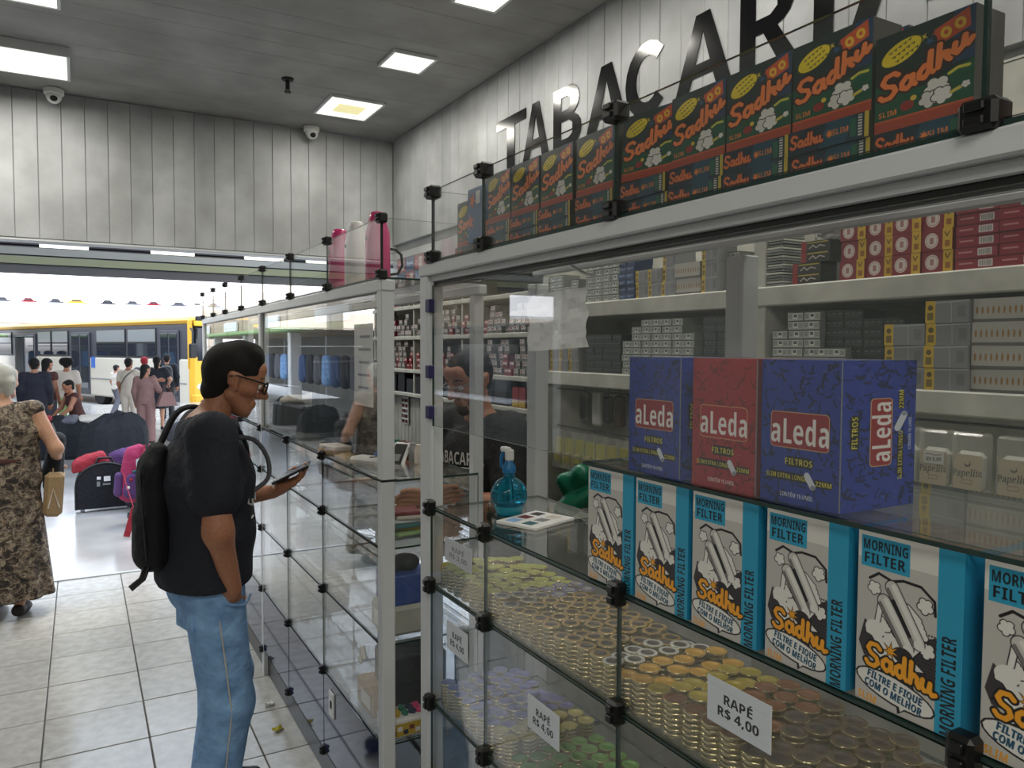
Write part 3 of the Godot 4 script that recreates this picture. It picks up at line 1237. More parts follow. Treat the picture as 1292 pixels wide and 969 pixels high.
	M.sign_faint = printed(sign_card("RAPÉ", "R$ 3,00", c8(120, 122, 128), c8(196, 200, 206)), 0.5)
	for k in ["silver", "blue", "dark", "yellow_band", "dotted", "roundel", "barcode", "black_red", "blister", "blister_red", "papelito"]:
		M["p_" + k] = printed(pack_print(k), 0.35)
	M.s_silver = mat(c8(120, 124, 120), 0.4)
	M.s_blue = mat(c8(26, 44, 78), 0.4)
	M.s_dark = mat(c8(34, 40, 40), 0.4)
	M.s_grey = mat(c8(132, 134, 134), 0.35)
	M.s_red = mat(c8(120, 36, 48), 0.4)
	M.s_yellow = mat(c8(196, 164, 50), 0.4)
	M.tin = mat(c8(218, 204, 156), 0.25, 0.92)
	for s in [["lid_green", c8(168, 172, 56)], ["lid_grey", c8(150, 144, 138)], ["lid_violet", c8(84, 82, 140)], ["lid_gold", c8(178, 146, 84)], ["lid_white", c8(206, 208, 202)], ["lid_orange", c8(204, 158, 52)], ["lid_olive", c8(176, 158, 56)], ["lid_copper", c8(140, 92, 56)], ["lid_brown", c8(98, 80, 56)], ["lid_blue", c8(92, 92, 136)], ["lid_pale", c8(176, 166, 96)], ["lid_leaf", c8(92, 142, 56)], ["lid_core", c8(70, 58, 44)]]:
		M[s[0]] = mat(s[1], 0.35, 0.15)
	M.pink = mat(c8(206, 66, 124), 0.22)
	M.bus_yellow = mat(c8(232, 176, 52), 0.35)
	M.bus_white = mat(c8(214, 204, 186), 0.4)
	M.bus_grey = mat(c8(66, 66, 74), 0.45)
	M.bus_glass = mat(c8(40, 44, 52), 0.05)
	M.tyre = mat(c8(26, 26, 28), 0.8)
	M.amber = mat(c8(240, 180, 40), 0.3)
	M.green = mat(c8(24, 110, 84), 0.35)
	M.green.backlight_enabled = true
	M.green.backlight = c8(10, 60, 46)
	M.kraft = grain(mat(c8(190, 160, 120), 0.8), fine, null, 4.0)
	var aqua := mat(Color(0.15, 0.62, 0.74, 0.18), 0.02)
	aqua.refraction_enabled = true
	aqua.refraction_scale = 0.04
	M.aqua = aqua
	M.water = mat(c8(40, 150, 176), 0.05)
	M.trigger = mat(c8(40, 120, 176), 0.35)
	var bag := mat(Color(0.9, 0.9, 0.86, 0.16), 0.12)
	bag.transparency = BaseMaterial3D.TRANSPARENCY_ALPHA
	M.poly = bag
	M.yellow_card = mat(c8(206, 196, 62), 0.4)


# ---------------------------------------------------------------- the hall
func build_room() -> void:
	var f := struct("floor", boxm(Vector3(8.5, 0.1, 10.3), M.grout), Vector3(-1.85, -0.054, -1.15))
	var tm := []
	for k in 4:
		tm.append(boxm(Vector3(0.394, 0.016, 0.384), M.tile[k], 0.002))
	for r in 15:
		for c in 9:
			var t := put("tile", tm[rng.randi() % 4], f)
			t.position = Vector3(-2.37 + 0.4 * c, -0.008 + rng.randf_range(-0.0006, 0.0006), -6.105 + 0.39 * r) - f.position
	var strip := struct("trim_1", boxm(Vector3(6.9, 0.012, 0.035), M.alu_dull, 0.003), Vector3(-2.65, 0.002, -6.318))
	strip.set_meta("label", "pale metal strip across the floor at the way out")
	# end wall above the way out, lined with upright boards
	var wb := struct("wall_back", boxm(Vector3(8.4, 0.98, 0.1), M.joint), Vector3(-1.8, 2.905, BACK_Z - 0.06))
	var pm := [boxm(Vector3(0.138, 0.985, 0.014), M.lining, 0.003), boxm(Vector3(0.138, 0.985, 0.014), M.lining_b, 0.003)]
	for k in 40:
		put("panel", pm[rng.randi() % 2], wb).position = Vector3(2.228 - 0.14 * k + 1.8, 0.0, 0.056 + rng.randf_range(-0.0008, 0.0008))
	struct("trim_2", boxm(Vector3(8.3, 0.02, 0.12), M.alu_dull, 0.004), Vector3(-1.85, 2.402, BACK_Z - 0.062))
	# the wall with the lettering
	var wr := struct("wall_right", boxm(Vector3(0.1, 3.4, 10.3), M.lining), Vector3(WALL_X + 0.09, 1.7, -1.05))
	var rm := [boxm(Vector3(0.014, 0.86, 0.138), M.lining, 0.003), boxm(Vector3(0.014, 0.86, 0.138), M.lining_b, 0.003)]
	put("backing", boxm(Vector3(0.03, 0.86, 10.2), M.joint), wr, Vector3(-0.062, 1.27, 0.0))
	for k in 55:
		put("panel", rm[rng.randi() % 2], wr).position = Vector3(-0.082 + rng.randf_range(-0.0008, 0.0008), 1.27, -6.02 + 0.14 * k + 1.05)
	var ce := struct("ceiling", boxm(Vector3(8.5, 0.1, 10.4), M.ceiling), Vector3(-1.85, CEIL + 0.062, -1.1))
	var cm := boxm(Vector3(8.3, 0.014, 0.1985), M.ceiling, 0.001)
	for k in 50:
		put("panel", cm, ce).position = Vector3(0, -0.055 + rng.randf_range(-0.0006, 0.0006), -5.98 + 0.2 * k + 1.1)
	struct("wall_left", boxm(Vector3(0.1, 3.4, 10.2), M.hall_wall), Vector3(-3.3, 1.7, -1.1))
	struct("wall_back_side", boxm(Vector3(0.9, 3.4, 0.14), M.hall_wall), Vector3(-2.85, 1.7, BACK_Z - 0.08))
	struct("wall_front", boxm(Vector3(8.4, 3.4, 0.1), M.hall_wall), Vector3(-1.8, 1.7, 4.0))
	# dark partition that closes the end of the shop
	struct("wall_end", boxm(Vector3(1.5, 1.83, 0.05), M.dark, 0.004), Vector3(1.57, 0.915, BACK_Z + 0.02))
	var base := struct("baseboard_right", boxm(Vector3(0.02, 0.1, 10.0), M.dark), Vector3(WALL_X + 0.03, 0.05, -1.05))
	base.set_meta("label", "dark skirting behind the counters")
	build_letters(wr)
	# flat lamps
	var lamps := [
		[1.51, 1.9, -5.62, -5.17, true, "square ceiling lamp with a yellow middle, nearest the end wall above the shop"],
		[1.6, 1.877, -4.5, -4.22, false, "small white square ceiling lamp, the middle one of the row above the shop"],
		[1.62, 1.873, -3.5, -3.22, false, "white ceiling lamp at the upper edge of the photo beside the lettered wall"],
		[-0.95, -0.02, -5.62, -5.15, false, "long white ceiling lamp box at the left edge of the photo"],
		[-0.95, -0.05, -4.47, -4.0, false, "white ceiling lamp cut by the top left corner of the photo"],
		[1.6, 1.88, -2.3, -2.02, false, "white ceiling lamp above the spray bottle, out of the photo"], [1.6, 1.88, -1.1, -0.82, false, "white ceiling lamp above the large blue boxes, out of the photo"], [1.6, 1.88, 0.2, 0.48, false, "white ceiling lamp above the near end of the shelves, out of the photo"],
		[-0.95, -0.05, 0.6, 1.05, false, "long ceiling lamp behind where the photo was taken, nearer one"], [-0.95, -0.05, 1.9, 2.35, false, "long ceiling lamp behind where the photo was taken, close to the wall"],
		[-2.9, -2.0, 0.6, 1.05, false, "long ceiling lamp by the left wall of the hall, out of the photo"]]
	for l in lamps:
		var s := Vector3(l[1] - l[0], 0.05, l[3] - l[2])
		var long: bool = s.x > 0.6
		var drop := 0.055 if long else 0.018
		var t := thing("ceiling_light", l[5], "ceiling light", Vector3((l[0] + l[1]) / 2, CEIL - drop, (l[2] + l[3]) / 2), 0.0)
		var fb := B.new()
		for e in 2:
			var sg := -1.0 if e == 0 else 1.0
			fb.box(Vector3(sg * (s.x / 2 - 0.008), drop / 2, 0), Vector3(0.016, drop, s.z), 0.002)
			fb.box(Vector3(0, drop / 2, sg * (s.z / 2 - 0.008)), Vector3(s.x - 0.032, drop, 0.016), 0.002)
		put("frame", mk([[fb, M.alu]]), t)
		put("diffuser", boxm(Vector3(s.x - 0.034, 0.004, s.z - 0.034), M.led), t, Vector3(0, 0.004, 0))
		if l[4]:
			put("yellowed_middle", boxm(Vector3(s.x * 0.5, 0.003, s.z * 0.42), M.led_core, 0.001), t, Vector3(0, 0.0015, 0))
		var a := AreaLight3D.new()
		a.name = "lamp_light"
		a.area_size = Vector2(s.x - 0.04, s.z - 0.04)
		a.area_normalize_energy = true
		a.light_energy = (4.4 if long else 1.75)
		a.light_color = Color(1.0, 0.985, 0.94)
		a.rotation_degrees.x = -90
		a.position.y = -0.004
		a.shadow_enabled = true
		a.set("area_range", 20.0)
		t.add_child(a)
	for c in [[-0.12, "white dome security camera high on the end wall, left of the two"], [1.6, "white dome security camera at the end wall below the yellowish lamp"]]:
		var t := thing("security_camera", c[1], "camera", Vector3(c[0], CEIL - 0.005, BACK_Z + 0.09))
		put("mount", mk([[B.new().lathe([V(0.0, -0.035), V(0.056, -0.035), V(0.06, -0.03), V(0.06, 0.0), V(0.0, 0.0)], 20, Vector3.ZERO, true), M.white]]), t)
		put("dome", mk([[B.new().ball(Vector3(0, -0.045, 0.006), Vector3(0.048, 0.05, 0.048), 16), M.white]]), t)
		put("lens", mk([[B.new().ball(Vector3(0, -0.066, 0.038), Vector3(0.024, 0.022, 0.018), 12), M.black]]), t)
	var sp := thing("sprinkler", "small dark fire sprinkler hanging from the grey ceiling", "sprinkler", Vector3(1.188, CEIL, -5.03))
	put("collar", mk([[B.new().lathe([V(0, -0.012), V(0.035, -0.012), V(0.04, 0.0), V(0, 0)], 16), M.dark]]), sp)
	put("body", mk([[B.new().tube([Vector3(0, 0, 0), Vector3(0, -0.07, 0)], 0.014), M.dark]]), sp)
	put("deflector", mk([[B.new().lathe([V(0, -0.088), V(0.022, -0.088), V(0.022, -0.082), V(0, -0.082)], 12).box(Vector3(0.012, -0.076, 0), Vector3(0.004, 0.02, 0.006)).box(Vector3(-0.012, -0.076, 0), Vector3(0.004, 0.02, 0.006)), M.dark]]), sp)


func build_letters(wall: Node3D) -> void:
	var A := [V(0, 0), V(0.38, 1), V(0.62, 1), V(1, 0), V(0.76, 0), V(0.68, 0.22), V(0.32, 0.22), V(0.24, 0)]
	var A_hole := [V(0.37, 0.38), V(0.5, 0.78), V(0.63, 0.38)]
	var shapes := {
		"T": [[V(0, 1), V(0, 0.82), V(0.37, 0.82), V(0.37, 0), V(0.63, 0), V(0.63, 0.82), V(1, 0.82), V(1, 1)]],
		"A": [A, A_hole],
		"I": [[V(0.1, 0), V(0.9, 0), V(0.9, 1), V(0.1, 1)]],
	}
	var b1 := [V(0, 0), V(0, 1), V(0.52, 1)]
	var b2 := []
	for k in 9:
		b1.append(V(0.58, 0.755) + V(cos(PI / 2 - PI * k / 9.5) * 0.34, sin(PI / 2 - PI * k / 9.5) * 0.245))
	for k in 9:
		b1.append(V(0.58, 0.27) + V(cos(PI / 2 - PI * k / 8) * 0.42, sin(PI / 2 - PI * k / 8) * 0.27))
	shapes["B"] = [b1, [V(0.28, 0.62), V(0.28, 0.84), V(0.52, 0.84), V(0.62, 0.78), V(0.62, 0.68), V(0.52, 0.62)], [V(0.28, 0.16), V(0.28, 0.45), V(0.56, 0.45), V(0.7, 0.38), V(0.7, 0.22), V(0.56, 0.16)]]
	var r1 := [V(0, 0), V(0, 1), V(0.52, 1)]
	for k in 8:
		r1.append(V(0.56, 0.71) + V(cos(PI / 2 - PI * k / 8.5) * 0.38, sin(PI / 2 - PI * k / 8.5) * 0.29))
	r1.append_array([V(0.66, 0.43), V(1.0, 0), V(0.7, 0), V(0.42, 0.4), V(0.28, 0.4), V(0.28, 0)])
	shapes["R"] = [r1, [V(0.28, 0.57), V(0.28, 0.84), V(0.54, 0.84), V(0.66, 0.77), V(0.66, 0.64), V(0.54, 0.57)]]
	var c1 := []
	for k in 15:
		var a := deg_to_rad(42 + 276.0 * k / 14)
		c1.append(V(0.52 + cos(a) * 0.52, 0.5 + sin(a) * 0.52))
	for k in 15:
		var a := deg_to_rad(318 - 276.0 * k / 14)
		c1.append(V(0.54 + cos(a) * 0.28, 0.5 + sin(a) * 0.32))
	shapes["C"] = [c1]
	# letter, its far edge along the wall, its width
	for l in [["T", -4.27, 0.36], ["A", -3.95, 0.3], ["B", -3.61, 0.27], ["A", -3.3, 0.35], ["C", -2.97, 0.3], ["A", -2.62, 0.34], ["R", -2.24, 0.28], ["I", -1.9, 0.1], ["A", -1.74, 0.36], ]:
		var b := B.new()
		b.x = Transform3D(Basis(Vector3(0, 0, 1), Vector3(0, 1, 0), Vector3(-1, 0, 0)), Vector3(WALL_X - 0.0005, 2.76, l[1]))
		var outer := PackedVector2Array()
		for q in shapes[l[0]][0]:
			outer.append(V(q.x * l[2], q.y * 0.33))
		var polys := [outer]
		for h in range(1, shapes[l[0]].size()):
			var hole := PackedVector2Array()
			for q in shapes[l[0]][h]:
				hole.append(V(q.x * l[2], q.y * 0.33))
			polys = slit(polys, hole)
		for p in polys:
			b.prism(p, -0.001, 0.003)
		put("letter_" + l[0].to_lower(), mk([[b, M.letter]]), wall, -wall.position)


# cuts a hole out of polygons by parting them at its middle height
func slit(polys: Array, hole: PackedVector2Array) -> Array:
	var out := []
	var mid := 0.0
	for q in hole:
		mid += q.y / hole.size()
	for p in polys:
		for half in [PackedVector2Array([V(-9, mid), V(9, mid), V(9, 9), V(-9, 9)]), PackedVector2Array([V(-9, -9), V(9, -9), V(9, mid), V(-9, mid)])]:
			for piece in Geometry2D.intersect_polygons(p, half):
				for rest in Geometry2D.clip_polygons(piece, hole):
					out.append(rest)
	return out


# ---------------------------------------------------------------- outside
func build_outside() -> void:
	struct("floor_yard", boxm(Vector3(40, 0.4, 19.0), M.yard), Vector3(0, -0.205, -15.83))
	struct("road", boxm(Vector3(400, 0.2, 360), M.asphalt), Vector3(0, -0.52, -205.3))
	# canopy over the bus platform
	struct("trim_3", boxm(Vector3(22, 0.06, 6.0), M.canopy_dark), Vector3(-2.0, 3.22, -14.3))
	var beams := [[-12.1, 1.0, 0.1, "canopy_dark"], [-12.72, 0.14, 0.12, "black"], [-13.4, 1.16, 0.1, "canopy_light"], [-14.04, 0.06, 0.115, "black"], [-14.8, 1.4, 0.1, "canopy_green"], [-15.54, 0.06, 0.115, "black"], [-16.5, 1.8, 0.12, "canopy_dark"]]
	var nb := 4
	for b in beams:
		struct("trim_%d" % nb, boxm(Vector3(22, b[2], b[1]), M[b[3]], 0.01), Vector3(-2.0, 3.2 - b[2] / 2, b[0]))
		nb += 1
	for k in 4:
		var x: float = [-0.16, 1.2, 2.49, 3.42][k]
		var t := thing("tube_light", "white tube lamp under the canopy outside, %s" % ["leftmost of the row", "second from the left", "third from the left, behind the glass", "behind the pink bottles"][k], "tube light", Vector3(x, 3.1, -12.15))
		put("housing", boxm(Vector3(0.6, 0.04, 0.09), M.white, 0.006), t, Vector3(0, -0.02, 0))
		put("tube", mk([[B.new().tube([Vector3(-0.29, -0.055, 0), Vector3(0.29, -0.055, 0)], 0.024, 12), M.led]]), t)
		var a := AreaLight3D.new()
		a.name = "lamp_light"
		a.area_size = Vector2(0.55, 0.05)
		a.area_normalize_energy = true
		a.light_energy = 0.5
		a.rotation_degrees.x = -90
		a.position.y = -0.085
		a.shadow_enabled = true
		t.add_child(a)
	for p in [[-7.5, -16.6], [4.9, -16.6]]:
		struct("column", boxm(Vector3(0.3, 3.2, 0.3), M.concrete, 0.02), Vector3(p[0], 1.6, p[1]))
	# viaduct with traffic
	var v := thing("viaduct", "long pale road viaduct far behind the buses", "viaduct", Vector3(0, 0, -292))
	put("deck", boxm(Vector3(420, 5.8, 12), M.concrete, 0.3), v, Vector3(0, 12.0, 0))
	put("parapet", boxm(Vector3(420, 2.2, 0.6), M.sheet, 0.1), v, Vector3(0, 14.8, 5.4))
	for k in 9:
		put("pier", boxm(Vector3(3.0, 10.2, 5), M.concrete, 0.2), v, Vector3(-160 + k * 40, 4.6, 0))
	var cars := [[-21, "grey", 4.2], [-14, "red_cloth", 4.3], [-6.5, "bus_grey", 4.2], [-0.5, "amber", 6.0], [8.5, "charcoal", 4.6], [16, "grey_cloth", 4.6], [22.5, "red_cloth", 4.6], [30.5, "grey_cloth", 5.4], [36.5, "bus_white", 4.2], [42, "charcoal", 4.6]]
	var kinds := ["small grey car", "small red car", "dark grey car", "orange lorry", "black car", "grey car", "bright red car", "long grey van", "white car", "dark car"]
	for k in cars.size():
		var c: Array = cars[k]
		var ln: float = c[2]
		var t := thing("car", "%s driving on the far viaduct, number %s from the left" % [kinds[k], ["one", "two", "three", "four", "five", "six", "seven", "eight", "nine", "ten"][k]], "car", Vector3(c[0], 14.9, -291.0), 0.0)
		var m: Material = M.get(c[1], M.grey_cloth)
		put("body", mk([[B.new().box(Vector3(0, 1.05, 0), Vector3(ln, 1.2, 1.7), 0.18), m]]), t)
		put("cabin", mk([[B.new().prism(PackedVector2Array([V(-ln * 0.38, 1.6), V(-ln * 0.24, 2.5), V(ln * 0.16, 2.5), V(ln * 0.32, 1.6)]), -0.75, 0.75), m]]), t)
		put("windows", boxm(Vector3(ln * 0.42, 0.45, 1.54), M.bus_glass), t, Vector3(-ln * 0.04, 2.02, 0))
		for s in [-1, 1]:
			put("wheel", mk([[B.new().tube([Vector3(s * ln * 0.3, 0.32, -0.86), Vector3(s * ln * 0.3, 0.32, 0.86)], 0.32, 10), M.tyre]]), t)
	build_bus()
	build_kiosks()


func build_bus() -> void:
	var t := thing("bus", "white city bus with a yellow roof edge and dark windows waiting at the platform", "bus", Vector3(2.99, -0.42, -25.9), deg_to_rad(-67.6))
	put("body", mk([[B.new().box(Vector3(-9, 1.02, -1.25), Vector3(18, 1.44, 2.5), 0.06), M.bus_white]]), t)
	put("window_band", mk([[B.new().box(Vector3(-9, 2.28, -1.25), Vector3(17.9, 1.16, 2.44), 0.05), M.bus_grey]]), t)
	put("roof", mk([[B.new().box(Vector3(-9, 2.96, -1.25), Vector3(18.05, 0.2, 2.54), 0.09), M.bus_yellow]]), t)
	put("front", mk([[B.new().box(Vector3(0.03, 1.1, -1.25), Vector3(0.26, 1.6, 2.54), 0.1).box(Vector3(0.0, 2.2, -0.03), Vector3(0.22, 1.6, 0.1), 0.04), M.bus_yellow]]), t)
	put("windscreen", mk([[B.new().box(Vector3(0.12, 2.2, -1.25), Vector3(0.1, 1.1, 2.2), 0.04), M.bus_glass]]), t)
	put("destination_panel", boxm(Vector3(0.1, 0.34, 2.2), M.black, 0.03), t, Vector3(0.13, 2.92, -1.25))
	for s in [-0.2, -2.3]:
		put("indicator", boxm(Vector3(0.06, 0.16, 0.3), M.amber, 0.02), t, Vector3(0.2, 2.86, s))
		put("headlamp", mk([[B.new().ball(Vector3(0.14, 0.86, s - 0.1), Vector3(0.05, 0.12, 0.16), 12), M.white]]), t)
	put("bumper", boxm(Vector3(0.3, 0.36, 2.5), M.bus_yellow, 0.08), t, Vector3(0.05, 0.48, -1.25))
	put("mirror", mk([[B.new().tube([Vector3(0.1, 2.7, 0.0), Vector3(0.5, 2.6, 0.16), Vector3(0.52, 2.2, 0.18)], 0.03).box(Vector3(0.52, 2.0, 0.18), Vector3(0.12, 0.45, 0.22), 0.03), M.black]]), t)
	for d in [[-14.2, -12.0], [-8.6, -7.0], [-1.8, -0.62]]:
		var w: float = d[1] - d[0]
		var o := put("door", boxm(Vector3(w, 2.3, 0.06), M.bus_grey, 0.02), t, Vector3((d[0] + d[1]) / 2, 1.5, 0.0))
		for s in [-1.0, 1.0]:
			put("pane", boxm(Vector3(w * 0.4, 2.0, 0.03), M.bus_glass, 0.01), o, Vector3(s * w * 0.24, 0.06, 0.03))
	for d in [[-11.8, -10.5], [-10.4, -8.9], [-6.5, -4.25], [-4.1, -2.1], [-16.5, -14.6]]:
		var w: float = d[1] - d[0]
		var o := put("window", boxm(Vector3(w, 0.98, 0.04), M.black, 0.02), t, Vector3((d[0] + d[1]) / 2, 2.26, -0.02))
		put("pane", boxm(Vector3(w - 0.1, 0.42, 0.03), M.bus_glass), o, Vector3(0, -0.24, 0.01))
		put("pane", boxm(Vector3(w - 0.1, 0.42, 0.03), M.s_grey), o, Vector3(0, 0.24, 0.01))
	put("access_sign", boxm(Vector3(0.3, 0.4, 0.02), mat(c8(60, 110, 190), 0.4)), t, Vector3(-6.75, 1.55, 0.005))
	for x in [-2.6, -6.4, -15.0]:
		put("wheel", mk([[B.new().tube([Vector3(x, 0.46, -0.34), Vector3(x, 0.46, -0.05)], 0.46, 20), M.tyre]]), t)
	put("side_stripe", boxm(Vector3(17.6, 0.04, 0.02), M.s_grey), t, Vector3(-9, 0.95, 0.005))


# the row of stalls along the left side of the yard, which the glass mirrors
func build_kiosks() -> void:
	var dk := thing("added_booth", "dark booth added beyond the left edge to darken reflections in the near glass screen", "booth", Vector3(-3.9, 0, -9.7))  # unseen booth, added to block bright reflections in the near glass
	put("body", boxm(Vector3(1.8, 1.9, 5.2), M.dark, 0.03), dk, Vector3(0, 0.95, 0))
	put("roof", boxm(Vector3(2.0, 0.08, 5.4), M.dark, 0.02), dk, Vector3(0, 1.94, 0))
	put("counter_ledge", boxm(Vector3(0.3, 0.04, 4.0), M.alu_dull, 0.01), dk, Vector3(1.0, 1.05, 0))
	put("window", boxm(Vector3(0.03, 0.6, 3.6), M.bus_glass, 0.01), dk, Vector3(0.91, 1.45, 0))
	for k in 4:
		var z := -17.5 - k * 6.4
		var t := thing("market_stall", "%s beige market stall along the yard, mirrored in the counter glass" % nth(k + 1), "stall", Vector3(-3.2, 0, z), 0.0, "stalls mirrored in the glass")
		put("body", boxm(Vector3(3, 1.7, 6.2), M.beige, 0.03), t, Vector3(-1.5, 2.95, 0))
		put("back_wall", boxm(Vector3(0.1, 2.1, 6.2), M.hall_wall), t, Vector3(-2.9, 1.05, 0))
		put("awning", boxm(Vector3(0.5, 0.1, 6.0), M.green_cloth, 0.02), t, Vector3(0.24, 2.14, 0))
		put("name_board", boxm(Vector3(0.06, 0.34, 2.6), M.white, 0.01), t, Vector3(0.06, 2.42, 1.2))
		put("pillar", boxm(Vector3(0.3, 2.1, 0.3), M.white, 0.02), t, Vector3(-0.15, 1.05, -3.0))
		put("window", boxm(Vector3(0.04, 0.5, 1.4), M.bus_glass), t, Vector3(0.01, 3.2, -1.4))
		put("rail", mk([[B.new().tube([Vector3(-0.2, 1.72, -2.6), Vector3(-0.2, 1.72, 2.4)], 0.015), M.alu]]), t)
		for g in 7:
			var jk := B.new()
			var gx := Vector3(-0.2, 0, -2.3 + g * 0.72)
			nets(jk, [[gx + Vector3(0, 1.45, -0.16), gx + Vector3(0, 1.45, 0.16), 0.07, 0.07], [gx + Vector3(0, 1.4, 0), gx + Vector3(0, 0.9, 0), 0.11, 0.12, Vector3(0, 0, 1), 1.7], [gx + Vector3(0, 1.42, 0.2), gx + Vector3(0, 0.95, 0.27), 0.06, 0.045], [gx + Vector3(0, 1.42, -0.2), gx + Vector3(0, 0.95, -0.27), 0.06, 0.045]], 0.05, 0.04)
			put("jacket", mk([[jk, [M.denim_dark, M.navy, M.grey_cloth, M.denim][(g + k) % 4]]]), t)


# ---------------------------------------------------------------- glass counters
# a pane of glass in the plane across x (along z) or across y (lying), with its cut edges
func pane_mesh(s: Vector3) -> ArrayMesh:
	var ax := s.min_axis_index()
	var gb := B.new()
	var eb := B.new()
	for f in 6:
		(gb if f / 2 == ax else eb).face(f, s / 2, s)
	return mk([[gb, M.glass], [eb, M.edge]])


func clip_mesh(s: Vector3) -> ArrayMesh:
	var b := B.new()
	b.box(Vector3.ZERO, s, 0.005)
	b.box(Vector3(-s.x / 2 - 0.002, s.y * 0.22, 0), Vector3(0.006, s.y * 0.3, s.z * 0.5), 0.0015)
	b.box(Vector3(-s.x / 2 - 0.002, -s.y * 0.22, 0), Vector3(0.006, s.y * 0.3, s.z * 0.5), 0.0015)
	return mk([[b, M.clip]])


var pane_cache := {}


func pane(parent: Node, lo: Vector3, hi: Vector3, called := "pane") -> void:
	var s := hi - lo
	if not pane_cache.has(s):
		pane_cache[s] = pane_mesh(s)
	put(called, pane_cache[s], parent, (lo + hi) / 2)


func build_left_counter() -> void:
	var X := SHOP_X
	var zs := [-2.285, -2.857, -3.425, -3.99, -4.555, -5.12, -5.69, -6.04]
	var t := thing("display_counter", "long glass display counter beyond the service gap, with dark blue base panels", "counter")
	put("plinth", boxm(Vector3(0.34, 0.12, 3.85), M.plinth, 0.004), t, Vector3(X + 0.19, 0.06, -4.12))
	var lv := [0.135, 0.45, 0.765, 1.065, 1.275]
	for k in zs.size() - 1:
		var z1: float = zs[k] - 0.003
		var z0: float = zs[k + 1] + 0.003
		if k == 0:
			z1 = -2.2
		put("base_panel", boxm(Vector3(0.008, 0.305, z1 - z0), M.panel_blue, 0.001), t, Vector3(X + 0.004, 0.292, (z0 + z1) / 2))
		for j in range(1, 4):
			pane(t, Vector3(X, lv[j] + 0.004, z0), Vector3(X + 0.006, lv[j + 1] - 0.004, z1))
		for j in range(1, 5):
			pane(t, Vector3(X + 0.008, lv[j] - 0.004, z0), Vector3(X + 0.33, lv[j] + 0.002, z1), "glass_shelf")
	var cm := clip_mesh(Vector3(0.024, 0.036, 0.026))
	for k in range(1, zs.size()):
		for y in lv:
			put("clip", cm, t, Vector3(X - 0.002, y, zs[k]))
		put("upright_seam", boxm(Vector3(0.008, 1.14, 0.004), M.gasket), t, Vector3(X + 0.003, 0.705, zs[k]))
	for y in lv:
		put("level_seam", boxm(Vector3(0.006, 0.0035, 3.8), M.gasket), t, Vector3(X + 0.003, y, -4.13))
	put("added_mirror_back", boxm(Vector3(0.012, 1.13, 3.8), M.mirror), t, Vector3(X + 0.338, 0.7, -4.13))  # mirror added behind the panes to brighten their floor reflections
	pane(t, Vector3(X + 0.008, 0.455, -2.206), Vector3(X + 0.33, 1.27, -2.2), "end_pane")
	# aluminium frame
	for z in [-2.215, -3.99, -6.03]:
		put("post", boxm(Vector3(0.042, 1.853, 0.042), M.alu, 0.003), t, Vector3(X + 0.02, 0.9265, z))
	for z in [-2.235, -6.03]:
		put("rear_post", boxm(Vector3(0.036, 1.853, 0.036), M.alu_dull, 0.003), t, Vector3(X + 0.34, 0.9265, z))
	put("beam", boxm(Vector3(0.045, 0.034, 3.86), M.alu, 0.003), t, Vector3(X + 0.02, 1.87, -4.12))
	put("rear_beam", boxm(Vector3(0.03, 0.03, 3.86), M.alu_dull, 0.003), t, Vector3(X + 0.34, 1.87, -4.12))
	put("post_band", boxm(Vector3(0.046, 0.007, 0.046), M.gasket, 0.001), t, Vector3(X + 0.02, 1.277, -2.215))
	var uz := [-2.24, -3.965, -4.015, -6.005]
	for k in [0, 2]:
		pane(t, Vector3(X + 0.012, 1.283, uz[k + 1]), Vector3(X + 0.018, 1.85, uz[k]), "screen_pane")
	# glass tray on top
	var pz := [-2.2, -2.775, -3.34, -3.915, -4.49, -5.03, -5.52, -6.03]
	pane(t, Vector3(X, 1.889, -6.03), Vector3(X + 0.35, 1.895, -2.2), "top_glass")
	var c2 := clip_mesh(Vector3(0.03, 0.03, 0.034))
	for k in pz.size():
		if k < pz.size() - 1:
			pane(t, Vector3(X, 1.897, pz[k + 1] + 0.002), Vector3(X + 0.006, 2.072, pz[k] - 0.002), "parapet_pane")
		for y in [1.902, 2.07]:
			put("clip", c2, t, Vector3(X + 0.003, y, pz[k]))
		put("upright_seam", boxm(Vector3(0.007, 0.16, 0.0035), M.gasket), t, Vector3(X + 0.003, 1.985, pz[k]))
	pane(t, Vector3(X + 0.008, 1.897, -2.206), Vector3(X + 0.35, 2.072, -2.2), "parapet_end")
	pane(t, Vector3(X + 0.344, 1.897, -6.03), Vector3(X + 0.35, 2.072, -2.21), "parapet_back")


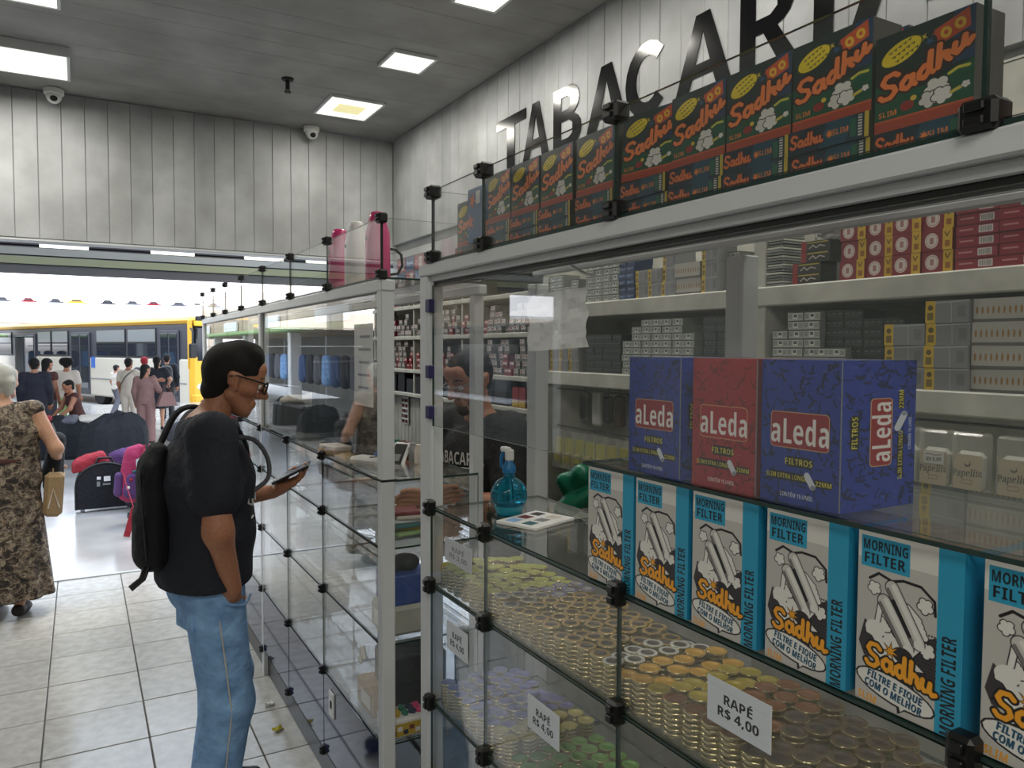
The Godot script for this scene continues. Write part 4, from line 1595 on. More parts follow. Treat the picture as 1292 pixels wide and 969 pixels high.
func build_right_counter() -> void:
	var X := SHOP_X
	var zs := [-1.83, -1.519, -1.026, -0.44, 0.12, 0.68]
	var t := thing("display_counter", "near glass display counter on the right, full of small tins and cartons", "counter")
	put("plinth", boxm(Vector3(0.34, 0.12, 2.6), M.plinth, 0.004), t, Vector3(X + 0.19, 0.06, -0.56))
	var lv := [0.135, 0.45, 0.748, 1.06, 1.265]
	var cm := clip_mesh(Vector3(0.026, 0.042, 0.03))
	for k in zs.size() - 1:
		var z0: float = zs[k] + 0.003
		var z1: float = zs[k + 1] - 0.003
		if k > 0:
			put("base_panel", boxm(Vector3(0.008, 0.305, z1 - z0), M.panel_blue, 0.001), t, Vector3(X + 0.004, 0.292, (z0 + z1) / 2))
		for j in range(1 if k > 0 else 0, 4):
			pane(t, Vector3(X, lv[j] + 0.005, z0), Vector3(X + 0.006, lv[j + 1] - 0.005, z1))
		for j in range(1, 5):
			pane(t, Vector3(X + 0.008, lv[j] - 0.005, z0), Vector3(X + 0.33, lv[j] + 0.002, z1), "glass_shelf")
	for k in range(0, zs.size()):
		for y in lv:
			if y > 0.2:
				put("clip", cm, t, Vector3(X - 0.003, y, zs[k] + (0.004 if k == 0 else 0.0)))
		if k > 0:
			put("upright_seam", boxm(Vector3(0.006, 1.12, 0.003), M.edge), t, Vector3(X + 0.003, 0.70, zs[k]))
	for y in lv:
		put("level_seam", boxm(Vector3(0.006, 0.0035, 2.5), M.edge), t, Vector3(X + 0.003, y - 0.001, -0.575))
	# frame
	put("post", boxm(Vector3(0.046, 1.87, 0.05), M.alu, 0.003), t, Vector3(X + 0.022, 0.935, -1.87))
	put("post_rib", boxm(Vector3(0.012, 1.853, 0.02), M.alu, 0.003), t, Vector3(X + 0.006, 0.9265, -1.838))
	put("post", boxm(Vector3(0.046, 1.87, 0.05), M.alu, 0.003), t, Vector3(X + 0.022, 0.935, 0.7))
	for z in [-1.875, -1.1, 0.7]:
		put("rear_post", boxm(Vector3(0.046, 1.865, 0.046), M.alu_dull, 0.003), t, Vector3(X + 0.355, 0.9325, z))
	put("beam", boxm(Vector3(0.05, 0.03, 2.64), M.alu, 0.003), t, Vector3(X + 0.02, 1.884, -0.575))
	put("lower_beam", boxm(Vector3(0.036, 0.017, 2.6), M.alu_dull, 0.002), t, Vector3(X + 0.026, 1.861, -0.575))
	put("gasket", boxm(Vector3(0.016, 0.012, 2.56), M.gasket, 0.001), t, Vector3(X + 0.02, 1.847, -0.575))
	put("rear_beam", boxm(Vector3(0.02, 0.012, 2.6), M.alu_dull, 0.002), t, Vector3(X + 0.345, 1.893, -0.575))
	for y in [1.79, 1.62, 1.515]:
		put("hinge_tape", boxm(Vector3(0.016, 0.034, 0.026), mat(c8(44, 42, 92), 0.4), 0.002), t, Vector3(X - 0.002, y, -1.826))
	# screen and raised shelf
	pane(t, Vector3(X + 0.002, 1.4795, -1.82), Vector3(X + 0.008, 1.842, 0.67), "screen_pane")
	pane(t, Vector3(X - 0.004, 1.472, -1.13), Vector3(X + 0.33, 1.478, 0.67), "raised_shelf")
	for z in [-1.132, -0.2, 0.66]:
		pane(t, Vector3(X + 0.15, 1.269, z - 0.003), Vector3(X + 0.33, 1.471, z + 0.003), "divider_pane")
	# glass tray on top
	var pz := [-1.816, -1.534, -1.05, -0.443, 0.12, 0.69]
	pane(t, Vector3(X, 1.9, -1.83), Vector3(X + 0.35, 1.906, 0.69), "top_glass")
	var c2 := clip_mesh(Vector3(0.034, 0.032, 0.04))
	for k in pz.size():
		if k < pz.size() - 1:
			pane(t, Vector3(X, 1.908, pz[k] + 0.002), Vector3(X + 0.006, 2.083, pz[k + 1] - 0.002), "parapet_pane")
		for y in [1.914, 2.078]:
			put("clip", c2, t, Vector3(X + 0.003, y, pz[k]))
		put("upright_seam", boxm(Vector3(0.007, 0.15, 0.004), M.edge), t, Vector3(X + 0.003, 1.995, pz[k]))
	pane(t, Vector3(X + 0.008, 1.908, -1.822), Vector3(X + 0.35, 2.083, -1.816), "parapet_end")
	pane(t, Vector3(X + 0.344, 1.908, -1.81), Vector3(X + 0.35, 2.083, 0.69), "parapet_back")


# ---------------------------------------------------------------- snuff tins
func tin_meshes(ring: Material, core: Material) -> Array:
	var body := B.new().lathe([V(0.0, 0.0), V(0.0178, 0.0), V(0.0192, 0.0008), V(0.0194, 0.004), V(0.0197, 0.0043), V(0.0197, 0.0074), V(0.0186, 0.0084)], 18)
	var lid := B.new().lathe([V(0.019, 0.0083), V(0.0176, 0.0086), V(0.0125, 0.0085)], 18)
	var mid := B.new().lathe([V(0.0125, 0.0085), V(0.0118, 0.0080), V(0.0, 0.0080)], 18)
	return [mk([[body, M.tin]]), mk([[lid, ring], [mid, core]]), mk([[body, M.tin], [lid, ring], [mid, core]])]


func build_tins() -> void:
	# which lids stand where along the shelf: [far end, near end, lid, middle of the lid, words]
	var upper := [
		[-1.80, -1.50, "lid_green", "lid_green", "yellow-green lid"],
		[-1.50, -1.42, "lid_grey", "lid_core", "greyish ringed lid"],
		[-1.42, -1.12, "lid_gold", "lid_core", "gold ring lid"],
		[-1.12, -1.05, "lid_white", "lid_core", "white ring lid"],
		[-1.05, -0.97, "lid_orange", "lid_orange", "orange-yellow lid"],
		[-0.97, -0.88, "lid_olive", "lid_olive", "dull yellow lid"],
		[-0.88, -0.78, "lid_copper", "lid_copper", "copper brown lid"],
		[-0.78, -0.36, "lid_brown", "lid_core", "dark brown ring lid"]]
	var lower := [
		[-1.80, -1.52, "lid_blue", "lid_violet", "violet lid, lower shelf"],
		[-1.52, -1.44, "lid_pale", "lid_pale", "pale gold lid, lower shelf"],
		[-1.44, -1.22, "lid_leaf", "lid_leaf", "leaf green lid, lower shelf"]]
	var violet := [-1.50, -1.42, "lid_violet", "lid_grey", "violet lid, upper shelf"]
	var cache := {}
	var rest := []
	var few := 0
	for sh in 2:
		var y0: float = [1.0625, 0.7505][sh]
		var zone: Array = [upper, lower][sh]
		for c in (34 if sh == 0 else 14):
			for r in 6:
				var z := -1.785 + c * 0.0415 + rng.randf_range(-0.0012, 0.0012) + (0.012 if r % 2 == 1 else 0.0)
				var x := SHOP_X + 0.031 + r * 0.0395 + rng.randf_range(-0.001, 0.001)
				var kind: Array = []
				for q in zone:
					if z >= q[0] and z < q[1]:
						kind = q
				if kind.is_empty() or (sh == 0 and z > -0.62 and r > 4):
					continue
				if kind[2] == "lid_grey" and r > 2:
					kind = violet
				if sh == 0 and kind[2] == "lid_olive" and r == 0 and z > -0.93:
					kind = upper[6]
				var key: String = kind[2] + kind[3]
				if not cache.has(key):
					cache[key] = tin_meshes(M[kind[2]], M[kind[3]])
				var tall := 7 - (1 if rng.randf() < 0.22 else 0) - (1 if r > 4 and rng.randf() < 0.5 else 0)
				if sh == 1 and kind[2] == "lid_leaf":
					tall = 4
				for k in tall:
					var p := Vector3(x + rng.randf_range(-0.0007, 0.0007), y0 + k * 0.0086, z + rng.randf_range(-0.0007, 0.0007))
					if k < tall - 1:
						rest.append(p)
						continue
					var o := put("snuff_tin", cache[key][0], null, p, Basis(Vector3.UP, rng.randf() * TAU))
					put("lid", cache[key][1], o)
					tag(o, "snuff tin, %s, %s row from the glass, %s from the post" % [kind[4], nth(r + 1), nth(c + 1)], "tin", "top tins: " + kind[4])
					few += 1
	var mm := MultiMesh.new()
	mm.transform_format = MultiMesh.TRANSFORM_3D
	mm.mesh = cache["lid_goldlid_core"][0]
	mm.instance_count = rest.size()
	for k in rest.size():
		mm.set_instance_transform(k, Transform3D(Basis(), rest[k]))
	var mi := MultiMeshInstance3D.new()
	mi.multimesh = mm
	mi.name = numbered("stacked_tins")
	add_child(mi)
	mi.set_meta("kind", "stuff")
	tag(mi, "gold snuff tins stacked under the top ones on both glass shelves", "tins")
	# price cards on the front glass
	var cards := [
		[Vector3(-0.75, 1.1755, 0), 0.118, 0.066, "sign_price", "white price card R$ 4,00 in front of the copper and brown tins"],
		[Vector3(-1.262, 0.94, 0), 0.118, 0.07, "sign_price", "white price card R$ 4,00 in front of the green tins on the lower shelf"],
		[Vector3(-1.66, 0.966, 0), 0.118, 0.072, "sign_price", "small white price card below the yellow-green tins, next to the white post"],
		[Vector3(-1.655, 1.181, 0), 0.15, 0.058, "sign_faint", "faded price card above the yellow-green tins, topmost of the cards"]]
	for c in cards:
		var o := put("price_card", carton(c[1], c[2], 0.0012, M[c[3]], M.paper, M.paper), null, Vector3(SHOP_X - 0.0022, c[0].y - c[2] / 2, c[0].x), Basis.from_euler(Vector3(0, -PI / 2, 0)))
		tag(o, c[4], "price card")


# ---------------------------------------------------------------- printed cartons
const ORD := ["first", "second", "third", "fourth", "fifth", "sixth", "seventh", "eighth", "ninth", "tenth", "eleventh", "twelfth"]


# stands a copy of a carton with its front at x, its base at y and its middle at z, facing the hall
func stand(called: String, m: Mesh, x: float, y: float, z: float, deep: float, label: String, cat: String, group := "", twist := 0.0, lean := 0.0) -> MeshInstance3D:
	var o := put(called, m, null, Vector3(x + deep / 2, y, z), Basis.from_euler(Vector3(lean, -PI / 2 + twist, 0)))
	tag(o, label, cat, group)
	return o


func build_boxes() -> void:
	var X := SHOP_X
	# filter cartons on the counter
	var m := carton(0.126, 0.201, 0.11, M.filter_front, M.filter_side, M.filter_top)
	var edges := [-1.124, -0.989, -0.854, -0.712, -0.574, -0.430, -0.290, -0.15]
	for k in edges.size():
		var o := stand("filter_carton", m, X + 0.006, 1.2685, edges[k] + 0.063, 0.11, "grey MORNING FILTER carton, %s" % ["farthest of the row, beside the spray bottle", "second from the far end, below the left blue box", "third from the far end, below the red box", "fourth from the far end, below the large blue box", "fifth from the far end, standing whole at the right", "sixth from the far end, cut by the frame", "seventh from the far end, beyond the photo", "nearest of the row, beyond the photo"][k], "carton", "filter cartons along the counter", rng.randf_range(-0.02, 0.02))
		put("top_flap", boxm(Vector3(0.122, 0.0008, 0.104), M.filter_top), o, Vector3(0, 0.2015, 0))
	# three large boxes on the raised shelf
	var blue := carton(0.125, 0.189, 0.148, M.leaf_blue, M.leaf_blue_side, M.leaf_top)
	var red := carton(0.125, 0.189, 0.135, M.leaf_red, M.leaf_red_side, M.leaf_red_side)
	for q in [[blue, -0.952, 0.01, "blue box lettered aLeda, left one of the three on the raised shelf", 0.148], [red, -0.802, 0.012, "red box lettered aLeda between the two blue boxes", 0.135], [blue, -0.672, 0.016, "blue box lettered aLeda on front and side, right one of the three", 0.148]]:
		var o := stand("filter_box", q[0], X + q[2], 1.4785, q[1], q[4], q[3], "box", "large boxes on the raised shelf")
		put("front_crease", boxm(Vector3(0.0012, 0.186, 0.0012), M.s_grey), o, Vector3(0.0625, 0.0945, q[4] / 2))
	# bright little cartons in the glass tray on top
	var tall := carton(0.117, 0.112, 0.055, M.small_front, M.small_side, M.small_side)
	var flat := carton(0.119, 0.0305, 0.075, M.small_strip, M.small_side, M.small_side)
	var zs := [-1.546, -1.424, -1.300, -1.17, -1.025, -0.899, -0.779, -0.659, -0.537, -0.36, -0.235, -0.11]
	for k in zs.size():
		var z: float = zs[k]
		var n := 1 if k >= 8 else 2
		var place := "%s from the tray's far end" % ORD[k]
		for j in n:
			stand("flat_packet", flat, X + 0.04 + rng.randf_range(-0.003, 0.003), 1.9065 + j * 0.031, z + rng.randf_range(-0.002, 0.002), 0.075, "flat packet under the upright carton %s%s" % [place, ", lower" if j == 0 and n == 2 else ", upper" if n == 2 else ""], "packet", "flat packets in the glass tray")
		stand("small_carton", tall, X + 0.045, 1.9065 + n * 0.031, z, 0.055, "colourful upright carton lettered Sadhu, %s" % place, "carton", "upright cartons in the glass tray", 0.12 if k == 4 else 0.0, -0.04 if k == 4 else 0.0)
		if k in [5, 7]:
			stand("small_carton", tall, X + 0.105, 1.9065 + n * 0.031, z + 0.006, 0.055, "carton standing behind the upright carton %s" % place, "carton", "upright cartons in the glass tray")
	stand("small_carton", tall, X + 0.06, 1.9375, -1.732, 0.055, "upright carton lettered Sadhu at the tray's far end, beside the blue one", "carton", "upright cartons in the glass tray")
	stand("flat_packet", flat, X + 0.055, 1.9065, -1.735, 0.075, "flat packet under the leftmost upright carton of the tray", "packet", "flat packets in the glass tray")
	var bb := B.new()
	bb.box(Vector3(0, 0.065, 0), Vector3(0.112, 0.13, 0.05), 0.001)
	var o := stand("small_carton", mk([[bb, mat(c8(58, 96, 140), 0.4)]]), X + 0.045, 1.9375, -1.645, 0.05, "blue carton with orange leaf marks at the far end of the tray", "carton", "", 0.0)
	for q in [[-0.04, 0.05, 0.5], [0.042, 0.03, -0.4], [-0.03, 0.1, 1.2]]:
		var st := PackedVector2Array()
		for k in 10:
			st.append(V(q[0], q[1]) + Vector2.from_angle(TAU * k / 10 + q[2]) * (0.02 if k % 2 == 0 else 0.008))
		put("leaf_mark", mk([[B.new().prism(st, 0.025, 0.0256), mat(c8(226, 110, 66), 0.4)]]), o)
	put("barcode_label", boxm(Vector3(0.022, 0.03, 0.0006), M.paper), o, Vector3(0.0, 0.105, 0.0252))
	stand("flat_packet", flat, X + 0.055, 1.9065, -1.64, 0.075, "flat packet under the blue carton in the tray", "packet", "flat packets in the glass tray")


# ---------------------------------------------------------------- the shelves behind the counters
func stacks(m: Mesh, called: String, size: Vector3, x: float, y: float, z0: float, counts: Array, label: String, group: String, cat := "packet", loose := 0.001) -> void:
	for c in counts.size():
		for r in counts[c]:
			var where := (", %s column" % nth(c + 1) if counts.size() > 1 else "") + ", %s up" % nth(r + 1)
			stand(called, m, x + rng.randf_range(0, 0.006), y + r * (size.y + 0.0005), z0 + (c + 0.5) * (size.x + 0.0015) + rng.randf_range(-loose, loose), size.z, label + where, cat, group, rng.randf_range(-0.02, 0.02))


func build_shelving() -> void:
	var X := SHELF_X
	var t := thing("shelf_unit", "white shelf unit with thick boards behind the near counter", "shelves")
	for y in [1.845, 1.5515]:
		put("shelf_board", boxm(Vector3(0.44, 0.06, 3.7), M.shelf_white, 0.004), t, Vector3(X + 0.22, y, -1.11))
	put("divider", boxm(Vector3(0.43, 0.9, 0.05), M.shelf_white, 0.003), t, Vector3(X + 0.225, 1.95, -1.715))
	put("end_panel", boxm(Vector3(0.44, 2.4, 0.03), M.shelf_white, 0.003), t, Vector3(X + 0.22, 1.2, -2.975))
	put("back_panel", boxm(Vector3(0.02, 1.5, 3.7), M.shelf_white), t, Vector3(X + 0.3, 0.76, -1.11))
	put("rear_panel", boxm(Vector3(0.012, 0.9, 3.7), M.shelf_white), t, Vector3(X + 0.445, 2.05, -1.11))
	put("lower_cabinet", boxm(Vector3(0.5, 0.98, 3.0), M.shelf_white, 0.004), t, Vector3(X + 0.16, 0.49, -0.8))
	put("end_cabinet", boxm(Vector3(0.4, 0.98, 0.56), M.shelf_white, 0.004), t, Vector3(X + 0.2, 0.49, -2.65))
	put("cabinet_door", boxm(Vector3(0.014, 0.9, 0.52), M.shelf_white, 0.003), t, Vector3(X - 0.006, 0.5, -2.65))
	for y in [1.33, 1.5]:
		put("rod", mk([[B.new().tube([Vector3(X + 0.06, y, -2.95), Vector3(X + 0.06, y, 0.6)], 0.004, 6), M.dark]]), t)
	# the longer unit behind the vendor
	var l := thing("shelf_unit", "thin grey shelves crowded with small packets behind the man at the till", "shelves")
	for y in [1.39, 1.545, 1.76, 1.956, 2.115]:
		put("shelf_board", boxm(Vector3(0.42, 0.024, 2.36), M.shelf_white, 0.003), l, Vector3(X + 0.22, y - 0.012, -4.18))
	for z in [-5.37, -4.62, -3.9, -3.0]:
		put("upright", boxm(Vector3(0.4, 0.75, 0.02), M.shelf_white, 0.002), l, Vector3(X + 0.23, 1.745, z))
	put("back_panel", boxm(Vector3(0.012, 0.8, 2.4), M.shelf_white), l, Vector3(X + 0.435, 1.75, -4.18))
	var sm := boxm(Vector3(0.02, 1.36, 0.06), M.shelf_white, 0.006)
	put("wall_board", boxm(Vector3(0.01, 1.37, 2.4), M.shelf_white), l, Vector3(X + 0.135, 0.69, -4.18))
	for k in 36:
		put("slat", sm, l, Vector3(X + 0.12, 0.69, -5.34 + k * 0.066))
	var bn := thing("vertical_banner", "narrow pale green board with red zigzag print beside the white post", "banner", Vector3(X - 0.02, 1.72, -5.05))
	put("board", boxm(Vector3(0.012, 0.3, 0.1), mat(c8(186, 192, 140), 0.5), 0.001), bn, Vector3(0, 0.12, 0))
	for k in 9:
		put("mark", boxm(Vector3(0.002, 0.014, 0.05), mat(c8(178, 60, 48), 0.5)), bn, Vector3(-0.007, k * 0.029, 0.0), Basis(Vector3.RIGHT, 0.5))
	var mk_ := func(k: String, side: String, w: float, h: float, d: float) -> ArrayMesh:
		return carton(w, h, d, M["p_" + k], M[side], M[side])
	# small packets behind the vendor
	var bl: ArrayMesh = mk_.call("blister", "s_grey", 0.048, 0.036, 0.05)
	var br: ArrayMesh = mk_.call("blister_red", "s_red", 0.048, 0.036, 0.05)
	var lv := [[1.545, "lower"], [1.76, "middle"], [1.956, "upper"]]
	for s in lv.size():
		for c in (20 if s == 2 else 36):
			var zz: float = (-5.3 if s == 2 else -5.2) + c * 0.0585
			if absf(zz + 4.62) < 0.04 or absf(zz + 3.9) < 0.04:
				continue
			var red := rng.randf() < 0.24
			var hgt := rng.randi_range(2, 5 if s < 2 else 3)
			for r in hgt:
				stand("small_packet", br if red and r < 3 else bl, X + 0.012 + rng.randf_range(0.0, 0.03) + r * 0.002, lv[s][0] + r * 0.0365, zz, 0.05, "small %s packet on the %s thin shelf, %s pile, %s up" % ["red" if red and r < 3 else "silver grey", lv[s][1], nth(c + 1), nth(r + 1)], "packet", "small %s packets on the %s thin shelf" % ["red" if red and r < 3 else "grey", lv[s][1]], rng.randf_range(-0.1, 0.1))
	var red_n := 1
	for k in 14:
		var z := -5.15 + k * 0.155
		if k in [9, 12, 13]:
			var rc := carton(0.06, 0.1, 0.07, mat(c8(150, 34, 40), 0.35), M.s_red, M.s_red)
			for e in (2 if k != 13 else 1):
				var o := stand("red_box", rc, X + 0.03, 1.3905, z + e * 0.066, 0.07, "small upright red and yellow box on the lowest thin shelf, %s" % ["left", "", "", "middle", "right"][k - 9] if k != 9 else "small upright red box on the lowest thin shelf behind the vendor", "box", "red boxes on the lowest thin shelf")
				o.set_meta("label", "red box with a yellow foot on the lowest thin shelf, %s" % nth(red_n))
				red_n += 1
				put("yellow_foot", boxm(Vector3(0.061, 0.03, 0.001), M.s_yellow), o, Vector3(0, 0.018, 0.0355))
		else:
			stand("dark_box", carton(0.12, 0.09 + 0.02 * (k % 3), 0.12, M.dark, M.black, M.black), X + 0.03, 1.3905, z, 0.12, "dark box on the lowest thin shelf, %s place from the far end" % nth(k + 1), "box", "dark boxes on the lowest thin shelf")
	var hp := thing("display_card", "hanging card of small pinkish packets on the slatted wall beside the post", "display card", Vector3(X + 0.095, 1.18, -4.93))
	put("card", boxm(Vector3(0.004, 0.24, 0.11), M.paper, 0.001), hp, Vector3(0, 0.1, 0))
	for k in 24:
		put("packet", boxm(Vector3(0.008, 0.022, 0.02), [M.s_red, M.maroon, M.s_grey][k % 3], 0.002), hp, Vector3(-0.006, 0.0 + (k / 4) * 0.036, -0.036 + (k % 4) * 0.024))
	# left bay, upper board
	var silver: ArrayMesh = mk_.call("silver", "s_silver", 0.056, 0.026, 0.09)
	var bluep: ArrayMesh = mk_.call("blue", "s_blue", 0.05, 0.026, 0.09)
	var dark: ArrayMesh = mk_.call("dark", "s_dark", 0.06, 0.026, 0.1)
	var band: ArrayMesh = mk_.call("yellow_band", "s_grey", 0.075, 0.052, 0.09)
	var dots: ArrayMesh = mk_.call("dotted", "s_grey", 0.13, 0.055, 0.16)
	var Y := 1.8755
	var sz := Vector3(0.056, 0.026, 0.09)
	stacks(silver, "silver_packet", sz, X + 0.01, Y, -2.95, [5, 5, 3, 4], "silver packet on the upper board beside the rear post", "silver packets on the upper board, far end")
	stacks(silver, "silver_packet", sz, X + 0.01, Y, -2.665, [6, 6, 6, 6], "silver packet in the block left of the blue packets, upper board", "silver packets left of the blue ones")
	stacks(bluep, "blue_packet", Vector3(0.05, 0.026, 0.09), X + 0.012, Y, -2.445, [7, 7], "dark blue packet in the tall block on the upper board", "blue packets on the upper board")
	stacks(band, "grey_carton", Vector3(0.075, 0.052, 0.09), X + 0.012, Y, -2.335, [2, 2, 4], "yellow ended grey carton beside the blue packets", "yellow ended cartons by the blue packets")
	stacks(dots, "dotted_carton", Vector3(0.13, 0.055, 0.16), X + 0.012, Y, -2.115, [2], "pale carton with a row of brown dots on the upper board", "dotted cartons on the upper board", "carton")
	stacks(band, "grey_carton", Vector3(0.075, 0.052, 0.09), X + 0.012, Y, -1.975, [4], "grey carton with a yellow end in the tall stack beside the rear post", "yellow ended cartons beside the divider", "carton")
	stacks(silver, "silver_packet", sz, X + 0.05, Y, -1.9, [5], "silver packet between the yellow ended stack and the divider", "silver packets beside the divider")
	# left bay, lower board
	Y = 1.582
	stacks(band, "grey_carton", Vector3(0.075, 0.052, 0.09), X + 0.012, Y, -2.945, [2, 2, 3], "yellow ended grey carton on the lower board", "yellow ended cartons on the lower board, far end", "carton")
	stacks(dark, "dark_packet", Vector3(0.06, 0.026, 0.1), X + 0.03, Y, -2.69, [6, 6, 6, 6], "black packet on the lower board left of the silver blocks", "black packets on the lower board")
	stacks(silver, "silver_packet", sz, X + 0.01, Y, -2.41, [5, 7, 8, 8, 8, 8, 6], "silver packet in the stepped block on the lower board", "silver packets in the stepped block")
	stacks(dark, "dark_packet", Vector3(0.06, 0.026, 0.1), X + 0.03, Y, -1.98, [8, 8, 8], "dark green packet at the right end of the stepped silver block", "dark packets by the divider")
	# right bay, upper board
	Y = 1.8755
	var blk: ArrayMesh = mk_.call("black_red", "s_dark", 0.1, 0.03, 0.07)
	for r in 4:
		stand("black_packet", blk, X + 0.02, Y + (r % 2) * 0.031 + (0.0 if r < 2 else 0.062), -1.545 + (0.0 if r < 2 else 0.03), 0.07, "black packet with a red end, %s of the little stack on the upper board" % ["lowest", "second", "third", "topmost"][r], "packet", "black packets with red ends")
	var rd: ArrayMesh = mk_.call("roundel", "s_red", 0.078, 0.053, 0.09)
	stacks(rd, "red_carton", Vector3(0.078, 0.053, 0.09), X + 0.01, Y, -1.425, [3, 3, 3, 3], "dark red carton with a pale roundel", "red roundel cartons", "carton")
	var bc: ArrayMesh = mk_.call("barcode", "s_red", 0.1, 0.0265, 0.09)
	stacks(bc, "red_packet", Vector3(0.1, 0.0265, 0.09), X + 0.008, Y, -1.1, [7, 5, 6], "dark red packet with a barcode end on the upper board", "red barcode packets")
	var stc := thing("paper_stack", "tall pile of thin grey sheets beside the divider, on the upper board", "paper", Vector3(X + 0.06, 1.8755, -1.655))
	for k in 20:
		put("sheet", boxm(Vector3(0.1, 0.006, 0.06), [M.s_grey, M.shelf_white, M.s_silver][k % 3], 0.001), stc, Vector3(rng.randf_range(-0.003, 0.003), 0.004 + k * 0.0085, rng.randf_range(-0.002, 0.002)))
	for k in 20:
		var gr := thing("grey_pouch", "grey pouch at the back of the upper board, %s from the paper pile" % nth(k + 1), "pouch", Vector3(X + 0.2, 1.876, -1.6 + k * 0.042), 0.0, "grey pouches at the back of the upper board")
		put("pouch", boxm(Vector3(0.02, 0.17 + 0.02 * (k % 2), 0.036), M.s_grey, 0.006), gr, Vector3(0, 0.095, 0))
	var cr := crumpled(0.1, 0.06, M.paper, 11)
	tag(put("crumpled_paper", cr, null, Vector3(X + 0.05, 2.04, -1.5), Basis.from_euler(Vector3(0.9, -1.3, 0.2))), "loose grey sheet lying on the small black packets on the upper board", "paper")
	# right bay, lower board
	Y = 1.582
	stacks(silver, "silver_packet", sz, X + 0.01, Y, -1.66, [6, 8, 8], "silver packet at the left end of the lower board, near bay", "silver packets, near bay")
	stacks(dark, "dark_packet", Vector3(0.06, 0.026, 0.1), X + 0.03, Y, -1.485, [8, 8, 7, 7], "dark green packet in the block on the lower board, near bay", "dark packets, near bay")
	stacks(silver, "silver_packet", Vector3(0.05, 0.026, 0.09), X - 0.0, Y, -1.5, [4, 4], "silver packet in the low front step on the lower board", "silver packets in the front step")
	var yb: ArrayMesh = mk_.call("yellow_band", "s_grey", 0.11, 0.055, 0.1)
	stacks(yb, "grey_carton", Vector3(0.11, 0.055, 0.1), X + 0.005, Y, -1.28, [3, 4], "grey carton with a yellow band, lower board", "yellow banded cartons, near bay", "carton")
	stacks(dots, "dotted_carton", Vector3(0.13, 0.055, 0.16), X + 0.012, Y, -1.055, [4, 4, 3], "pale carton with brown dots right of the yellow banded ones", "dotted cartons, near bay", "carton")
	# hanging goods under the boards
	for k in 8:
		var z := -3.24 + k * 0.084
		var o := thing("hanging_pouch", "small %s hanging from a hook under the lower board" % ["black pouch", "grey pouch", "white card", "black leather pouch", "dark brown pouch", "dark grey pouch", "maroon pouch", "black purse"][k], "pouch", Vector3(X + 0.2, 1.31, maxf(z, -2.93) if k < 2 else z + 0.24), 0.0)
		put("pouch", boxm(Vector3(0.03, 0.12 + 0.02 * (k % 3), 0.06), [M.black, M.s_grey, M.white, M.black, M.maroon, M.grey_cloth, M.maroon, M.dark][k], 0.01), o, Vector3(0, 0.1, 0))
		put("hook", mk([[B.new().tube([Vector3(0, 0.16, 0), Vector3(0, 0.2, 0), Vector3(0.1, 0.21, 0)], 0.003, 6), M.dark]]), o)
	for k in 8:
		var o := thing("yellow_packet", "yellow card packet hanging from the lower rod, %s from the left" % ORD[k], "packet", Vector3(X + 0.03, 1.145, -2.88 + k * 0.078), 0.0, "yellow packets on the lower rod")
		put("card", boxm(Vector3(0.006, 0.12, 0.066), M.yellow_card, 0.002), o, Vector3(0, 0.08, 0), Basis(Vector3.RIGHT, rng.randf_range(-0.08, 0.08)))
		put("blister", boxm(Vector3(0.02, 0.05, 0.05), M.lid_pale, 0.008), o, Vector3(-0.01, 0.055, 0))
		put("sleeve", boxm(Vector3(0.03, 0.17, 0.07), M.poly), o, Vector3(-0.004, 0.09, 0))
	for k in 5:
		var o := thing("filter_bag", ["clear bag of pale filters half hidden by the blue box", "clear bag of pale filters with a handwritten price slip", "clear bag of filters lettered Papelito, right of the price slip", "clear bag of filters at the right edge of the photo", "clear bag of filters beyond the photo"][k], "bag", Vector3(X - 0.03, 1.346, -1.185 + k * 0.082 + (0.02 if k > 2 else 0.0)))
		var cush := B.new()
		cush.box(Vector3(0, 0.05, 0), Vector3(0.03, 0.095, 0.07), 0.012)
		put("filters", mk([[cush, M.shelf_white]]), o)
		put("printed_card", carton(0.066, 0.085, 0.001, M.p_papelito, M.kraft, M.kraft), o, Vector3(-0.017, 0.006, 0), Basis.from_euler(Vector3(0, -PI / 2, 0)))
		put("bag", boxm(Vector3(0.044, 0.14, 0.076), M.poly, 0.006), o, Vector3(0, 0.072, 0))
		if k == 1:
			var slip := Cv.new(80, 44, c8(214, 212, 204))
			slip.text("R$ 6,00", font_serif, V(40, 28), 14, c8(70, 70, 80), 0.9, -0.06, 0.2)
			slip.line([V(8, 12), V(30, 10), V(44, 13), V(70, 9)], 2, c8(80, 80, 90))
			put("price_slip", carton(0.05, 0.03, 0.001, printed(slip.done(), 0.6), M.paper, M.paper), o, Vector3(-0.0235, 0.06, 0.004), Basis.from_euler(Vector3(0, -PI / 2, 0)))
	for k in 5:
		var o := put("lime_packet", boxm(Vector3(0.1, 0.02, 0.08), mat(c8(150, 176, 50), 0.4), 0.006), null, Vector3(X + 0.0, 0.992, -1.3 + k * 0.1), Basis(Vector3.UP, rng.randf_range(-0.3, 0.3)))
		tag(o, "lime green packet on the back cabinet, %s from the left" % nth(k + 1), "packet", "lime packets on the back cabinet")
	# small coloured boxes on top of the far shelves
	for k in 6:
		var o := stand("toy_box", carton(0.15, 0.1, 0.1, [M.p_blue, M.p_barcode][k % 2], [M.s_blue, M.s_red][k % 2], M.s_grey), X + 0.14, 2.1155 + (k / 3) * 0.101, -5.12 + (k % 3) * 0.16, 0.1, "%s box on top of the far thin shelves, %s row, %s from the left" % [["dark blue", "orange red"][k % 2], ["lower", "upper"][k / 3], nth(k % 3 + 1)], "box", "coloured boxes on top of the far shelves, %s %s" % [["blue", "red"][k % 2], ["lower", "upper"][k / 3]])


